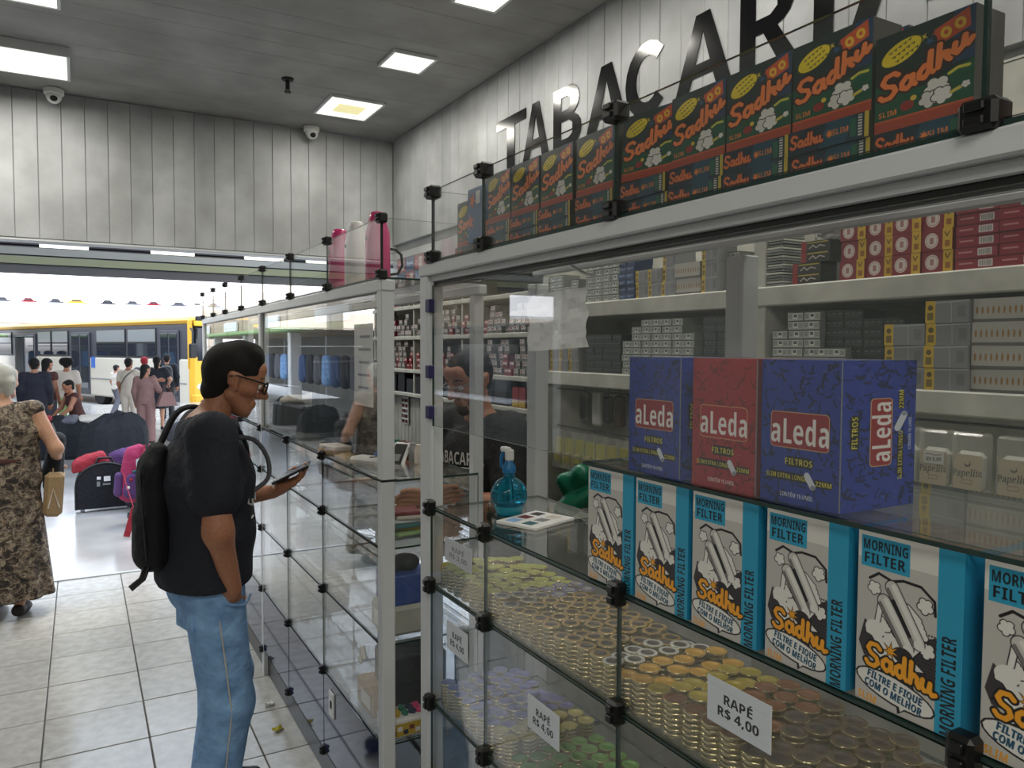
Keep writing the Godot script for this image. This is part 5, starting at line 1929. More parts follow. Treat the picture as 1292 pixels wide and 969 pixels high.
# a creased sheet, w along x and h along y, with a back side
func crumpled(w: float, h: float, m: Material, sd: int, amp := 0.012) -> ArrayMesh:
	var n := FastNoiseLite.new()
	n.seed = sd
	n.frequency = 9.0
	n.fractal_octaves = 2
	n.fractal_type = FastNoiseLite.FRACTAL_RIDGED
	var b := B.new()
	var g := 12
	for i in g:
		for j in g:
			var p := []
			for q in [[0, 0], [1, 0], [1, 1], [0, 1]]:
				var u := float(i + q[0]) / g
				var v := float(j + q[1]) / g
				p.append(Vector3((u - 0.5) * w, (v - 0.5) * h, n.get_noise_2d(u * 0.1 + sd, v * 0.1) * amp * 2.0 + n.get_noise_2d(u * 0.4, v * 0.4 + 3.0) * amp * 0.5))
			b.quad(p[0], p[1], p[2], p[3])
			var e := Vector3(0, 0, -0.0006)
			b.quad(p[3] + e, p[2] + e, p[1] + e, p[0] + e)
	return mk([[b, m]])


# ---------------------------------------------------------------- small things on and in the counters
func build_small_things() -> void:
	var X := SHOP_X
	var t := thing("spray_bottle", "round clear blue spray bottle with a blue trigger on the glass counter", "bottle", Vector3(0.92, 1.2675, -1.64))
	var prof := [V(0.0, 0.0), V(0.03, 0.0), V(0.036, 0.003)]
	for k in 15:
		var a := -1.1 + 2.35 * k / 14
		prof.append(V(cos(a) * 0.046, 0.05 + sin(a) * 0.047))
	prof.append_array([V(0.014, 0.1), V(0.013, 0.108), V(0.0, 0.108)])
	put("bulb", mk([[B.new().lathe(prof, 28), M.aqua]]), t)
	put("water", mk([[B.new().lathe([V(0.0, 0.004), V(0.03, 0.005), V(0.039, 0.024), V(0.0415, 0.036), V(0.0, 0.036)], 24), M.water]]), t)
	put("collar", mk([[B.new().lathe([V(0.0, 0.106), V(0.016, 0.106), V(0.017, 0.109), V(0.017, 0.122), V(0.012, 0.128), V(0.009, 0.138), V(0.0, 0.138)], 20), M.trigger]]), t)
	put("head", mk([[B.new().box(Vector3(0.0, 0.15, 0.002), Vector3(0.02, 0.03, 0.018), 0.004).box(Vector3(-0.006, 0.164, -0.006), Vector3(0.018, 0.012, 0.03), 0.003), M.white]]), t)
	put("trigger", mk([[B.new().tube([Vector3(-0.004, 0.16, -0.018), Vector3(-0.008, 0.14, -0.026), Vector3(-0.006, 0.115, -0.028)], [0.006, 0.005, 0.004], 8), M.trigger]]), t)
	put("dip_tube", mk([[B.new().tube([Vector3(0, 0.11, 0), Vector3(0.004, 0.01, 0.004)], 0.0022, 6), M.white]]), t)
	var mg := thing("magazine", "open leaflet with colour print lying on the glass counter beside the spray bottle", "magazine", Vector3(0.94, 1.2675, -1.545), 0.35)
	put("pages", boxm(Vector3(0.15, 0.007, 0.12), M.paper, 0.001), mg, Vector3(0, 0.0035, 0))
	for k in 6:
		put("printed_patch", boxm(Vector3(0.03, 0.0006, 0.028), [M.denim, M.s_red, M.dark, M.teal, M.s_grey, M.cream][k], 0.0), mg, Vector3(-0.045 + (k % 3) * 0.045, 0.0074, -0.03 + (k / 3) * 0.05))
	# till end of the far counter
	var ps := thing("card_reader", "small white rimmed card reader held over the far counter by the man at the till", "card reader", Vector3(0.985, 1.298, -2.56), -0.9)
	ps.rotation.x = 0.9
	put("rim", boxm(Vector3(0.068, 0.016, 0.11), M.white, 0.007), ps)
	put("screen", boxm(Vector3(0.05, 0.003, 0.086), M.black, 0.001), ps, Vector3(0, 0.008, 0))
	put("keys", boxm(Vector3(0.03, 0.003, 0.03), M.s_grey, 0.001), ps, Vector3(0, 0.0105, 0.016))
	var cr := thing("card_reader", "white card reader lying at the edge of the far counter beside the white post", "card reader", Vector3(0.86, 1.2775, -2.52), 0.5)
	put("body", boxm(Vector3(0.07, 0.03, 0.13), M.white, 0.01), cr, Vector3(0, 0.0155, 0))
	put("slot", boxm(Vector3(0.05, 0.004, 0.012), M.black), cr, Vector3(0, 0.031, 0.03))
	var cl := B.new()
	nets(cl, [[Vector3(0, 0.02, 0), Vector3(0.04, 0.025, 0.02), 0.022, 0.018], [Vector3(-0.03, 0.016, 0.02), Vector3(0.02, 0.03, -0.03), 0.018, 0.016], [Vector3(0.03, 0.012, -0.03), Vector3(0.05, 0.014, 0.03), 0.014, 0.012]], 0.006, 0.014)
	tag(put("blue_cloth", mk([[cl, mat(c8(40, 96, 160), 0.9)]]), null, Vector3(0.95, 1.2785, -2.62)), "crumpled blue cloth on the far counter behind the white card reader", "cloth")
	var mo := thing("monitor", "black computer monitor turned away on the far counter", "monitor", Vector3(1.0, 1.2772, -3.2), 0.5)
	put("foot", boxm(Vector3(0.2, 0.012, 0.14), M.black, 0.005), mo, Vector3(0, 0.006, 0))
	put("stem", boxm(Vector3(0.04, 0.12, 0.02), M.black, 0.004), mo, Vector3(0, 0.07, -0.02))
	put("housing", boxm(Vector3(0.4, 0.25, 0.03), M.black, 0.008), mo, Vector3(0, 0.225, 0))
	put("screen", boxm(Vector3(0.37, 0.22, 0.004), mat(c8(70, 76, 84), 0.08), 0.001), mo, Vector3(0, 0.228, 0.015))
	var kb := thing("keyboard", "black keyboard lying on the far counter before the monitor", "keyboard", Vector3(0.98, 1.2772, -2.88), 1.25)
	put("base", boxm(Vector3(0.36, 0.016, 0.13), M.black, 0.004), kb, Vector3(0, 0.012, 0), Basis(Vector3.RIGHT, 0.07))
	var ks := B.new()
	for r in 5:
		for c in 15:
			ks.box(Vector3(-0.161 + c * 0.023, 0.022 + (2 - r) * 0.0017, -0.046 + r * 0.023), Vector3(0.018, 0.006, 0.018), 0.002)
	var kk := put("keys", mk([[ks, M.dark]]), kb)
	kk.set_meta("kind", "stuff")
	var sc := thing("screen_box", "flat black device standing on the far counter right of the monitor", "screen", Vector3(0.95, 1.2772, -3.0), -0.5)
	put("housing", boxm(Vector3(0.03, 0.17, 0.24), M.black, 0.006), sc, Vector3(0.06, 0.16, 0.02), Basis(Vector3(0, 0, 1), -0.2))
	put("stand", boxm(Vector3(0.1, 0.08, 0.14), M.black, 0.01), sc, Vector3(0.07, 0.042, 0.02))
	for k in 5:
		stand("small_jar", mk([[B.new().lathe([V(0, 0), V(0.016, 0), V(0.017, 0.003), V(0.017, 0.05), V(0.013, 0.054), V(0.013, 0.066), V(0, 0.066)], 14), [M.green, M.maroon, M.s_red, M.s_grey, M.cream][k]]]), 1.0 + k * 0.004, 1.2775, -2.66 + k * 0.044, 0.03, "small %s bottle in the row on the far counter behind the keyboard" % ["green", "brown", "red", "grey", "cream"][k], "bottle", "")
	var pr := thing("printer", "low black box printer with a pale cloth on top, on the far counter", "printer", Vector3(0.98, 1.2772, -3.78), 0.12)
	put("body", boxm(Vector3(0.22, 0.13, 0.42), M.black, 0.012), pr, Vector3(0, 0.066, 0))
	var pc := B.new()
	nets(pc, [[Vector3(-0.04, 0.14, -0.1), Vector3(0.02, 0.15, 0.08), 0.03, 0.024, Vector3.RIGHT, 2.4], [Vector3(0.0, 0.16, 0.02), Vector3(0.02, 0.165, 0.1), 0.022, 0.018]], 0.01, 0.02)
	put("cloth", mk([[pc, M.cream]]), pr)
	var pb := thing("till_box", "black box with a sloping lid on the far counter, farthest from the post", "box", Vector3(0.98, 1.2772, -4.62), 0.05)
	put("body", mk([[B.new().prism(PackedVector2Array([V(-0.13, 0), V(0.13, 0), V(0.12, 0.18), V(-0.05, 0.19), V(-0.12, 0.13)]), -0.2, 0.2), M.black]]), pb)
	var nb := thing("banknote_box", "flat pale box of cards on the far counter edge below the monitor", "box", Vector3(0.84, 1.2772, -2.86), 0.1)
	put("lower_pack", boxm(Vector3(0.08, 0.018, 0.14), M.kraft, 0.002), nb, Vector3(0, 0.009, 0))
	put("upper_pack", boxm(Vector3(0.078, 0.016, 0.135), M.cream, 0.002), nb, Vector3(0.002, 0.026, 0.002))
	var tr := put("dark_tray", boxm(Vector3(0.12, 0.025, 0.2), M.dark, 0.004), null, Vector3(0.95, 1.29, -3.08))
	tag(tr, "dark tray on the far counter between the monitor and the pale cards", "tray")
	var no := thing("paper_notice", "grey paper notice hung inside the far glass screen next to the white post", "notice", Vector3(X + 0.022, 1.49, -2.43))
	put("sheet", boxm(Vector3(0.001, 0.27, 0.19), M.paper), no, Vector3(0, 0.135, 0))
	for k in 5:
		put("print_line", boxm(Vector3(0.0006, 0.008, 0.1 + 0.02 * (k % 2)), M.s_grey), no, Vector3(-0.0008, 0.06 + k * 0.042, 0.004 * k))
	# goods in the near end of the far counter
	var it := [["blue_box", "blue box with a white label in the end of the far counter", Vector3(0.15, 0.095, 0.13), Vector3(0.91, 0.862, -2.32), mat(c8(30, 70, 150), 0.45)],
		["grey_case", "pale grey case with rounded edges under the blue box", Vector3(0.17, 0.095, 0.15), Vector3(0.905, 0.7665, -2.32), M.shelf_white],
		["cloth_hat", "dark cloth cap lying on the blue box in the far counter", Vector3(0.1, 0.035, 0.09), Vector3(0.91, 0.958, -2.33), M.dark],
		["navy_bag", "large navy box in the bottom of the far counter, behind the sweet box", Vector3(0.2, 0.2, 0.16), Vector3(0.97, 0.453, -2.42), M.navy],
		["sweet_box", "open white sweet box with a colourful front in the bottom of the far counter", Vector3(0.14, 0.055, 0.1), Vector3(0.885, 0.453, -2.27), M.white],
		["pale_box", "pale box with a green band next to the sweet box, behind the glass", Vector3(0.08, 0.09, 0.16), Vector3(0.86, 0.453, -2.46), M.kraft]]
	for q in it:
		var s: Vector3 = q[2]
		var o := thing(q[0], q[1], "hat" if q[0] == "cloth_hat" else "box", q[3])
		if q[0] == "cloth_hat":
			var cb := B.new()
			nets(cb, [[Vector3(0, 0.02, 0), Vector3(0.01, 0.022, 0.01), 0.032, 0.03, Vector3.RIGHT, 1.4], [Vector3(-0.05, 0.008, 0), Vector3(-0.06, 0.007, 0.01), 0.012, 0.01, Vector3(0, 0, 1), 2.4]], 0.006, 0.015, [[Vector3.DOWN, 0.0]])
			put("crown", mk([[cb, q[4]]]), o)
			continue
		put("body", boxm(s, q[4], 0.012 if q[0] == "grey_case" else 0.003), o, Vector3(0, s.y / 2, 0))
		put("label", boxm(Vector3(0.001, s.y * 0.5, s.z * 0.6), M.white), o, Vector3(-s.x / 2 - 0.0005, s.y * 0.45, 0.01))
		if q[0] == "sweet_box":
			for k in 10:
				put("sweet", boxm(Vector3(0.024, 0.02, 0.018), [M.s_red, M.s_yellow, M.green, M.s_blue, M.pink][k % 5], 0.005), o, Vector3(-0.05 + (k % 5) * 0.025, 0.06, -0.02 + (k / 5) * 0.035), Basis(Vector3.UP, k * 0.7))
			put("front_print", boxm(Vector3(0.13, 0.04, 0.001), M.s_yellow), o, Vector3(0, 0.024, s.z / 2 + 0.0005))
			for k in 6:
				put("print_patch", boxm(Vector3(0.016, 0.014, 0.0006), [M.s_red, M.white, M.s_blue][k % 3]), o, Vector3(-0.05 + k * 0.02, 0.016 + 0.012 * (k % 2), s.z / 2 + 0.0012))
	for k in 7:
		var o := put("paper_packet", boxm(Vector3(0.12, 0.012, 0.09), [M.s_grey, M.green_cloth, M.s_yellow, M.teal, M.paper, M.cream, M.s_red][k], 0.003), null, Vector3(0.9 + 0.02 * (k % 3), 1.0735 + k * 0.0125, -2.33 + 0.015 * (k % 2)), Basis(Vector3.UP, rng.randf_range(-0.4, 0.4)))
		tag(o, "%s paper packet in the loose pile on the upper shelf of the far counter end" % ["grey", "green", "yellow", "teal", "white", "cream", "red"][k], "packet")
	var lk := thing("glass_lock", "white plastic lock stuck on the far counter glass, left of the white post", "lock", Vector3(X - 0.008, 0.69, -2.36))
	put("body", boxm(Vector3(0.014, 0.045, 0.03), M.white, 0.004), lk, Vector3.ZERO, Basis(Vector3.RIGHT, -0.5))
	put("tongue", boxm(Vector3(0.012, 0.028, 0.024), M.white, 0.004), lk, Vector3(0, -0.028, -0.026), Basis(Vector3.RIGHT, -0.5))
	var pl := thing("wall_plate", "small white plate on the dark blue base panel of the far counter", "plate", Vector3(X - 0.003, 0.36, -2.74))
	put("plate", boxm(Vector3(0.006, 0.095, 0.06), M.white, 0.002), pl)
	put("socket", boxm(Vector3(0.004, 0.03, 0.022), M.dark, 0.002), pl, Vector3(-0.003, 0, 0))
	# bottles in the far tray
	var bp := [V(0, 0), V(0.04, 0), V(0.043, 0.004), V(0.043, 0.165), V(0.041, 0.18), V(0.033, 0.21), V(0.03, 0.232), V(0.028, 0.245), V(0.02, 0.252), V(0, 0.252)]
	for k in 3:
		var o := thing("flask", ["pink metal flask with black handle, nearest in the far glass tray", "white metal flask between the two pink ones", "pink metal flask behind the white one"][k], "flask", Vector3(0.9, 1.8955, [-2.535, -2.77, -2.98][k]))
		put("bottle", mk([[B.new().lathe(bp, 26), M.white if k == 1 else M.pink]]), o)
		put("badge", mk([[B.new().ball(Vector3(-0.042, 0.16, 0.004), Vector3(0.004, 0.008, 0.008), 10), M.dark]]), o)
		if k == 0:
			put("handle", mk([[B.new().tube([Vector3(0.04, 0.13, 0.0), Vector3(0.062, 0.128, 0.006), Vector3(0.082, 0.11, 0.01), Vector3(0.086, 0.075, 0.01), Vector3(0.07, 0.045, 0.008), Vector3(0.04, 0.04, 0)], 0.005), M.black]]), o)
		put("foot_ring", mk([[B.new().lathe([V(0.038, 0), V(0.0445, 0), V(0.0445, 0.008), V(0.043, 0.01)], 24), M.black]]), o)
	# paper and cable behind the near screen
	tag(put("creased_sheet", crumpled(0.185, 0.115, M.sheet, 4, 0.007), null, Vector3(X + 0.045, 1.737, -1.285), Basis.from_euler(Vector3(0.0, -PI / 2 + 0.1, 0.05))), "creased white sheet hanging behind the near glass screen", "paper")
	tag(put("cable", mk([[B.new().tube([Vector3(0.845, 1.85, -1.27), Vector3(0.85, 1.838, -1.25), Vector3(0.855, 1.826, -1.225), Vector3(0.86, 1.82, -1.195)], 0.003), M.white]]), null), "short white cable hanging under the white beam", "cable")
	var sk := thing("sticker", "black and orange tag on the rear post beside the creased sheet", "sticker", Vector3(1.1185, 1.775, -1.885))
	put("tag", mk([[B.new().box(Vector3(0, 0, 0), Vector3(0.003, 0.06, 0.034), 0.001), M.black]]), sk)
	for k in 3:
		put("mark", boxm(Vector3(0.001, 0.012, 0.024), M.lid_copper), sk, Vector3(-0.002, -0.02 + k * 0.017, 0))
	var gb := B.new()
	var gl := []
	for k in 9:
		gl.append([Vector3(rng.randf_range(-0.08, 0.08), rng.randf_range(0.02, 0.2), rng.randf_range(-0.1, 0.1)), Vector3(rng.randf_range(-0.06, 0.06), rng.randf_range(0.02, 0.18), rng.randf_range(-0.12, 0.12)), rng.randf_range(0.02, 0.05), rng.randf_range(0.02, 0.04)])
	nets(gb, gl, 0.012, 0.02, [[Vector3.DOWN, 0.0]])
	tag(put("green_bag", mk([[gb, M.green]]), null, Vector3(1.8, 0.982, -2.6)), "crumpled green plastic bag on the end cabinet behind the counter", "bag")
	# litter by the counter foot
	var li := [["white scrap of paper on the floor by the counter foot", M.paper, Vector3(0.745, 0.004, -3.62)], ["yellow scrap of litter on the floor by the counter foot", M.yellow_card, Vector3(0.725, 0.004, -3.36)], ["brown leaf scrap on the floor along the counter", M.lid_brown, Vector3(0.72, 0.004, -4.15)]]
	for k in 3:
		tag(put("litter", crumpled(0.045, 0.03, li[k][1], 20 + k, 0.006), null, li[k][2] + Vector3(0, 0.004, 0), Basis.from_euler(Vector3(-PI / 2, 0.6 * k, 0))), li[k][0], "litter")


# ---------------------------------------------------------------- people
func basis_from(y: Vector3, z: Vector3) -> Basis:
	y = y.normalized()
	z = (z - y * z.dot(y)).normalized()
	return Basis(y.cross(z), y, z)


# strokes of lettering or print laid round a chest: points are (angle in metres round, height)
func chest_print(t: Node3D, called: String, strokes: Array, centre: Vector3, rx: float, rz: float, m: Material, wide: float) -> void:
	var b := B.new()
	for s in strokes:
		var p := []
		for q in s:
			var a: float = q.x / ((rx + rz) / 2.0)
			p.append(centre + Vector3(sin(a) * rx, q.y, cos(a) * rz))
		b.tube(p, wide, 6, true, 0.4)
	put(called, mk([[b, m]]), t)


func build_people() -> void:
	# the customer at the counter
	var fw := Vector3(-0.35, 0.44, 0.82).normalized()
	var up := Vector3(0.05, 0.88, -0.47).normalized()
	var hb := basis_from(fw, up)
	var phone_at := Vector3(0.2, 1.195, 0.323)
	var wrist := phone_at - hb.y * 0.082 - hb.z * 0.036
	var j := stance({"pel": Vector3(0, 0.93, -0.025), "wai": Vector3(0, 1.05, -0.005), "che": Vector3(0, 1.24, -0.015), "nec": Vector3(0, 1.45, -0.02), "head": Vector3(0, 1.563, 0.078),
		"sr": Vector3(-0.185, 1.395, -0.02), "er": Vector3(-0.262, 1.1, -0.015), "wr": Vector3(-0.196, 0.89, 0.04), "sl": Vector3(0.185, 1.385, 0.0), "el": Vector3(0.25, 1.1, 0.03), "wl": wrist - hb.y * 0.012,
		"hr": Vector3(-0.095, 0.9, -0.01), "kr": Vector3(-0.1, 0.475, 0.03), "ar": Vector3(-0.105, 0.085, -0.035), "hl": Vector3(0.095, 0.9, -0.01), "kl": Vector3(0.14, 0.48, 0.07), "al": Vector3(0.2, 0.085, 0.02), "pitch": 0.3, "fat": 1.24})
	var man := person("man in dark T-shirt and faded jeans reading a phone at the counter", Vector3(0.383, 0, -2.79), PI / 2, 1.0, j,
		{"skin": M.skin_brown, "hair": M.hair_black, "top": M.navy, "sleeve": 0.62, "hem": 0.885, "loose": 0.02, "neckline": -0.004, "top_name": "t_shirt", "trousers": M.denim, "trousers_name": "jeans", "knee": 0.086, "ankle": 0.076, "cuff": 0.035, "shoes": M.black, "head_cell": 0.0035, "hand_l": [hand_bones(-1.0, 0.42, 0.7), Transform3D(hb, wrist)], "hand_r": [hand_bones(1.0, 0.15, 0.3), Transform3D(basis_from(Vector3(0.72, -0.68, -0.14), Vector3(0.65, 0.7, 0.2)), Vector3(-0.17, 0.862, 0.035))],
		"hair_more": [[Vector3(-0.04, 0.1, 0.045), Vector3(0.045, 0.103, 0.045), 0.026, 0.026], [Vector3(0.0, 0.1, 0.0), Vector3(0.0, 0.105, 0.03), 0.05, 0.045]], "hair_cut": [Vector3(0, -0.5, 0.86), 0.035]}, 0.011)
	var hx := Transform3D(Basis.from_euler(Vector3(j.pitch, 0, 0)), j.head)
	var gl := B.new()
	gl.x = hx
	for s in [-1.0, 1.0]:
		gl.tube([Vector3(s * 0.092, 0.014, -0.03), Vector3(s * 0.088, 0.022, -0.006), Vector3(s * 0.078, 0.022, 0.06), Vector3(s * 0.066, 0.02, 0.105)], 0.0032, 6)
		var ring := []
		for k in 13:
			ring.append(Vector3(s * 0.037 + cos(TAU * k / 12) * 0.029, 0.006 + sin(TAU * k / 12) * 0.021, 0.108 - absf(cos(TAU * k / 12) * 0.004)))
		gl.tube(ring, 0.0032, 6)
	gl.tube([Vector3(-0.01, 0.012, 0.111), Vector3(0.01, 0.012, 0.111)], 0.003, 6)
	put("glasses", mk([[gl, M.black]]), man)
	var ey := B.new()
	ey.x = hx
	for s in [-1.0, 1.0]:
		ey.ball(Vector3(s * 0.032, 0.006, 0.081), Vector3(0.0135, 0.0115, 0.0115), 12)
	put("eyes", mk([[ey, M.white]]), man)
	var br := B.new()
	br.x = hx
	for s in [-1.0, 1.0]:
		br.tube([Vector3(s * 0.016, 0.034, 0.094), Vector3(s * 0.034, 0.04, 0.091), Vector3(s * 0.052, 0.034, 0.08)], [0.003, 0.0042, 0.002], 6)
	put("eyebrows", mk([[br, M.hair_black]]), man)
	chest_print(man, "shirt_print", [[V(-0.15, 0.055), V(-0.145, -0.03), V(-0.1, -0.045), V(-0.11, -0.02)], [V(-0.16, 0.01), V(-0.12, 0.02)], [V(-0.07, 0.06), V(-0.06, -0.035)], [V(-0.07, 0.06), V(-0.03, 0.03), V(-0.06, 0.0)], [V(0.01, 0.05), V(0.015, -0.04), V(0.05, -0.04)], [V(-0.12, -0.085), V(-0.1, -0.08)]], Vector3(0, 1.19, -0.012), 0.213, 0.149, M.white, 0.009)
	var seam := B.new()
	for s in [-1.0, 1.0]:
		var sx := -0.105 if s < 0 else 0.14
		seam.tube([Vector3(-0.188 if s < 0 else 0.188, 0.84, -0.01), Vector3(sx * 1.0 + s * 0.092, 0.66, 0.01), Vector3(sx + s * 0.086, 0.475, 0.03), Vector3((-0.105 if s < 0 else 0.18) + s * 0.08, 0.2, 0.0)], 0.0026, 5)
	put("jeans_seam", mk([[seam, M.cream]]), man)
	var pk := B.new()
	pk.box(Vector3(-0.1, 0.815, -0.098), Vector3(0.12, 0.13, 0.012), 0.004, Basis(Vector3.UP, 0.3))
	put("back_pocket", mk([[pk, M.denim]]), man)
	put("pocket_edge", mk([[B.new().tube(smooth([Vector3(-0.188, 0.868, -0.02), Vector3(-0.192, 0.838, 0.03), Vector3(-0.172, 0.828, 0.08), Vector3(-0.13, 0.845, 0.105)]), 0.004, 6), M.denim]]), man)
	put("belt_loop", boxm(Vector3(0.012, 0.05, 0.006), M.denim_dark, 0.002), man, Vector3(-0.165, 0.88, -0.075), Basis(Vector3.UP, 0.9))
	var ph := thing("phone", "black smartphone held by the man in the dark T-shirt", "phone")
	ph.transform = man.transform * Transform3D(Basis(hb.x, hb.z, -hb.y), phone_at)
	put("body", boxm(Vector3(0.074, 0.0085, 0.156), M.black, 0.003), ph)
	put("screen", boxm(Vector3(0.068, 0.0012, 0.146), mat(c8(66, 70, 76), 0.12), 0.0004), ph, Vector3(0, 0.0044, 0))
	put("lens", boxm(Vector3(0.012, 0.001, 0.02), M.white, 0.0003), ph, Vector3(0.0, 0.0046, 0.072))  # white patch painting the highlight at the lower end of the phone
	# his backpack
	var bk := thing("backpack", "black backpack worn by the man in the dark T-shirt", "backpack", man.position, PI / 2)
	var bb := B.new()
	nets(bb, [[Vector3(0, 1.0, -0.18), Vector3(0, 1.27, -0.178), 0.058, 0.05, Vector3.RIGHT, 2.3], [Vector3(0, 0.99, -0.2), Vector3(0, 1.12, -0.205), 0.042, 0.036, Vector3.RIGHT, 2.4], [Vector3(0, 1.33, -0.165), Vector3(0, 1.3, -0.175), 0.035, 0.04, Vector3.RIGHT, 2.0]], 0.012, 0.03)
	put("sack", mk([[bb, M.bag_black]]), bk)
	for s in [1.0]:
		put("strap", mk([[B.new().tube(smooth([Vector3(s * 0.1, 1.34, -0.15), Vector3(s * 0.12, 1.452, -0.09), Vector3(s * 0.125, 1.466, -0.01), Vector3(s * 0.125, 1.4, 0.1), Vector3(s * 0.135, 1.28, 0.15), Vector3(s * 0.18, 1.1, 0.115), Vector3(s * 0.215, 1.0, 0.0), Vector3(s * 0.17, 0.97, -0.16)]), 0.02, 8, true, 0.4), M.bag_black]]), bk)
	put("strap_loop", mk([[B.new().tube(smooth([Vector3(-0.09, 1.38, 0.06), Vector3(-0.095, 1.365, 0.13), Vector3(-0.1, 1.3, 0.172), Vector3(-0.1, 1.23, 0.172), Vector3(-0.1, 1.19, 0.12)]), 0.013, 8, true, 0.6), M.grey_cloth]]), bk)
	put("zip", mk([[B.new().tube(smooth([Vector3(-0.125, 1.0, -0.21), Vector3(-0.115, 1.2, -0.222), Vector3(0.0, 1.29, -0.222), Vector3(0.115, 1.2, -0.222), Vector3(0.125, 1.0, -0.21)]), 0.004, 6), M.dark]]), bk)
	put("side_strap", mk([[B.new().tube([Vector3(-0.1, 1.0, -0.2), Vector3(-0.13, 0.945, -0.225), Vector3(-0.135, 0.92, -0.26)], 0.014, 6, true, 0.3), M.black]]), bk)
	# the man at the till
	var vb := basis_from(Vector3(0.15, -0.12, 1.0), Vector3(0.25, -1.0, 0.0))
	var v_wr := Vector3(-0.02, 1.29, 0.34)
	var vj := stance({"sl": Vector3(0.185, 1.385, 0.0), "el": Vector3(0.265, 1.11, 0.06), "wl": Vector3(0.13, 1.14, 0.32), "sr": Vector3(-0.185, 1.385, 0.0), "er": Vector3(-0.23, 1.14, 0.1), "wr": v_wr, "head": Vector3(0, 1.572, 0.055), "pitch": 0.34, "look": 0.1, "fat": 1.15})
	var vend := person("man in a black lettered T-shirt behind the near glass screen, looking down at the till", Vector3(1.42, 0, -2.77), deg_to_rad(-80), 0.985, vj,
		{"skin": M.skin_tan, "hair": M.hair_black, "top": M.charcoal, "sleeve": 0.68, "hem": 0.86, "loose": 0.016, "top_name": "t_shirt", "trousers": M.dark, "shoes": M.black, "head_cell": 0.0035, "hand_r": [hand_bones(1.0, 0.5, 0.8), Transform3D(vb, v_wr)], "hair_cut": [Vector3(0, -0.55, 0.83), 0.024]}, 0.013)
	var vh := Transform3D(Basis.from_euler(Vector3(vj.pitch, vj.look, 0)), vj.head)
	var eb := B.new()
	eb.x = vh
	var vbrow := B.new()
	vbrow.x = vh
	for s in [-1.0, 1.0]:
		eb.ball(Vector3(s * 0.032, 0.006, 0.081), Vector3(0.0135, 0.0115, 0.0115), 12)
		vbrow.tube([Vector3(s * 0.014, 0.034, 0.095), Vector3(s * 0.034, 0.041, 0.092), Vector3(s * 0.054, 0.034, 0.08)], [0.0035, 0.005, 0.0025], 6)
	put("eyes", mk([[eb, M.white]]), vend)
	put("eyebrows", mk([[vbrow, M.hair_black]]), vend)
	var brd := B.new()
	nets(brd, moved([[Vector3(-0.045, -0.06, 0.03), Vector3(0, -0.092, 0.068), 0.026, 0.026], [Vector3(0.045, -0.06, 0.03), Vector3(0, -0.092, 0.068), 0.026, 0.026]], vh), 0.006, 0.02)
	put("beard", mk([[brd, mat(c8(62, 46, 38), 0.9)]]), vend)
	put("glasses", mk([[B.new().tube([vh * Vector3(0.09, 0.016, -0.02), vh * Vector3(0.078, 0.02, 0.06), vh * Vector3(0.06, 0.016, 0.1), vh * Vector3(0.0, 0.012, 0.112), vh * Vector3(-0.06, 0.016, 0.1), vh * Vector3(-0.09, 0.016, -0.02)], 0.0024, 6), M.s_grey]]), vend)
	for row in 2:
		var word: String = ["TABACARIA", "BRASILIA"][row]
		var ta := text_mesh(word, [0.05, 0.024][row], null, font_bold, 0.0).get_mesh_arrays()
		var tb := B.new()
		for q in ta[Mesh.ARRAY_VERTEX]:
			var an: float = q.x * 0.6 / 0.175 + 0.22
			var yy: float = 1.27 - row * 0.062 + q.y
			tb.vert(Vector3(sin(an) * 0.214, yy, cos(an) * 0.166 - 0.002), Vector3(sin(an), 0, cos(an)))
		tb.i = ta[Mesh.ARRAY_INDEX] if ta[Mesh.ARRAY_INDEX] != null else PackedInt32Array(range(tb.v.size()))
		put("shirt_lettering", mk([[tb, M.paper]]), vend)
	var ul := []
	for k in 9:
		var an := -0.35 + k * 0.14
		ul.append(Vector3(sin(an) * 0.213, 1.235, cos(an) * 0.165 - 0.002))
	put("shirt_line", mk([[B.new().tube(ul, 0.002, 6), M.paper]]), vend)
	# the woman in the long dress
	var wj := stance({"sr": Vector3(-0.185, 1.39, 0.0), "er": Vector3(-0.32, 1.12, -0.02), "wr": Vector3(-0.27, 0.98, 0.2), "sl": Vector3(0.185, 1.39, 0.0), "head": Vector3(0, 1.575, 0.03), "ar": Vector3(-0.1, 0.085, -0.1), "al": Vector3(0.1, 0.085, 0.1), "fat": 1.3, "look": -0.35})
	var wo := person("grey haired woman in a long brown leopard print dress walking out at the left edge", Vector3(-0.43, 0, -5.69), deg_to_rad(168), 0.925, wj,
		{"skin": M.skin_light, "hair": M.hair_grey, "top": M.print_dress, "top_name": "dress_top", "sleeve": 0.0, "hem": 0.95, "loose": 0.014, "skirt": M.print_dress, "skirt_hem": 0.13, "skirt_wide": 0.235, "shoes": M.sole, "hair_more": [[Vector3(-0.06, 0.0, -0.03), Vector3(-0.07, -0.08, -0.03), 0.045, 0.03], [Vector3(0.06, 0.0, -0.03), Vector3(0.07, -0.08, -0.03), 0.045, 0.03], [Vector3(0, 0.06, -0.05), Vector3(0, 0.02, -0.08), 0.07, 0.06]]}, 0.014)
	put("waist_tie", mk([[B.new().lathe([V(0.178, 1.045), V(0.184, 1.06), V(0.178, 1.075)], 24), M.maroon]]), wo, Vector3.ZERO, Basis.from_scale(Vector3(1.13, 1, 0.86)))
	var sb := thing("shoulder_bag", "black bag hanging from the arm of the woman in the long dress", "bag", Vector3(-0.17, 0.76, -5.78))
	var b1 := B.new()
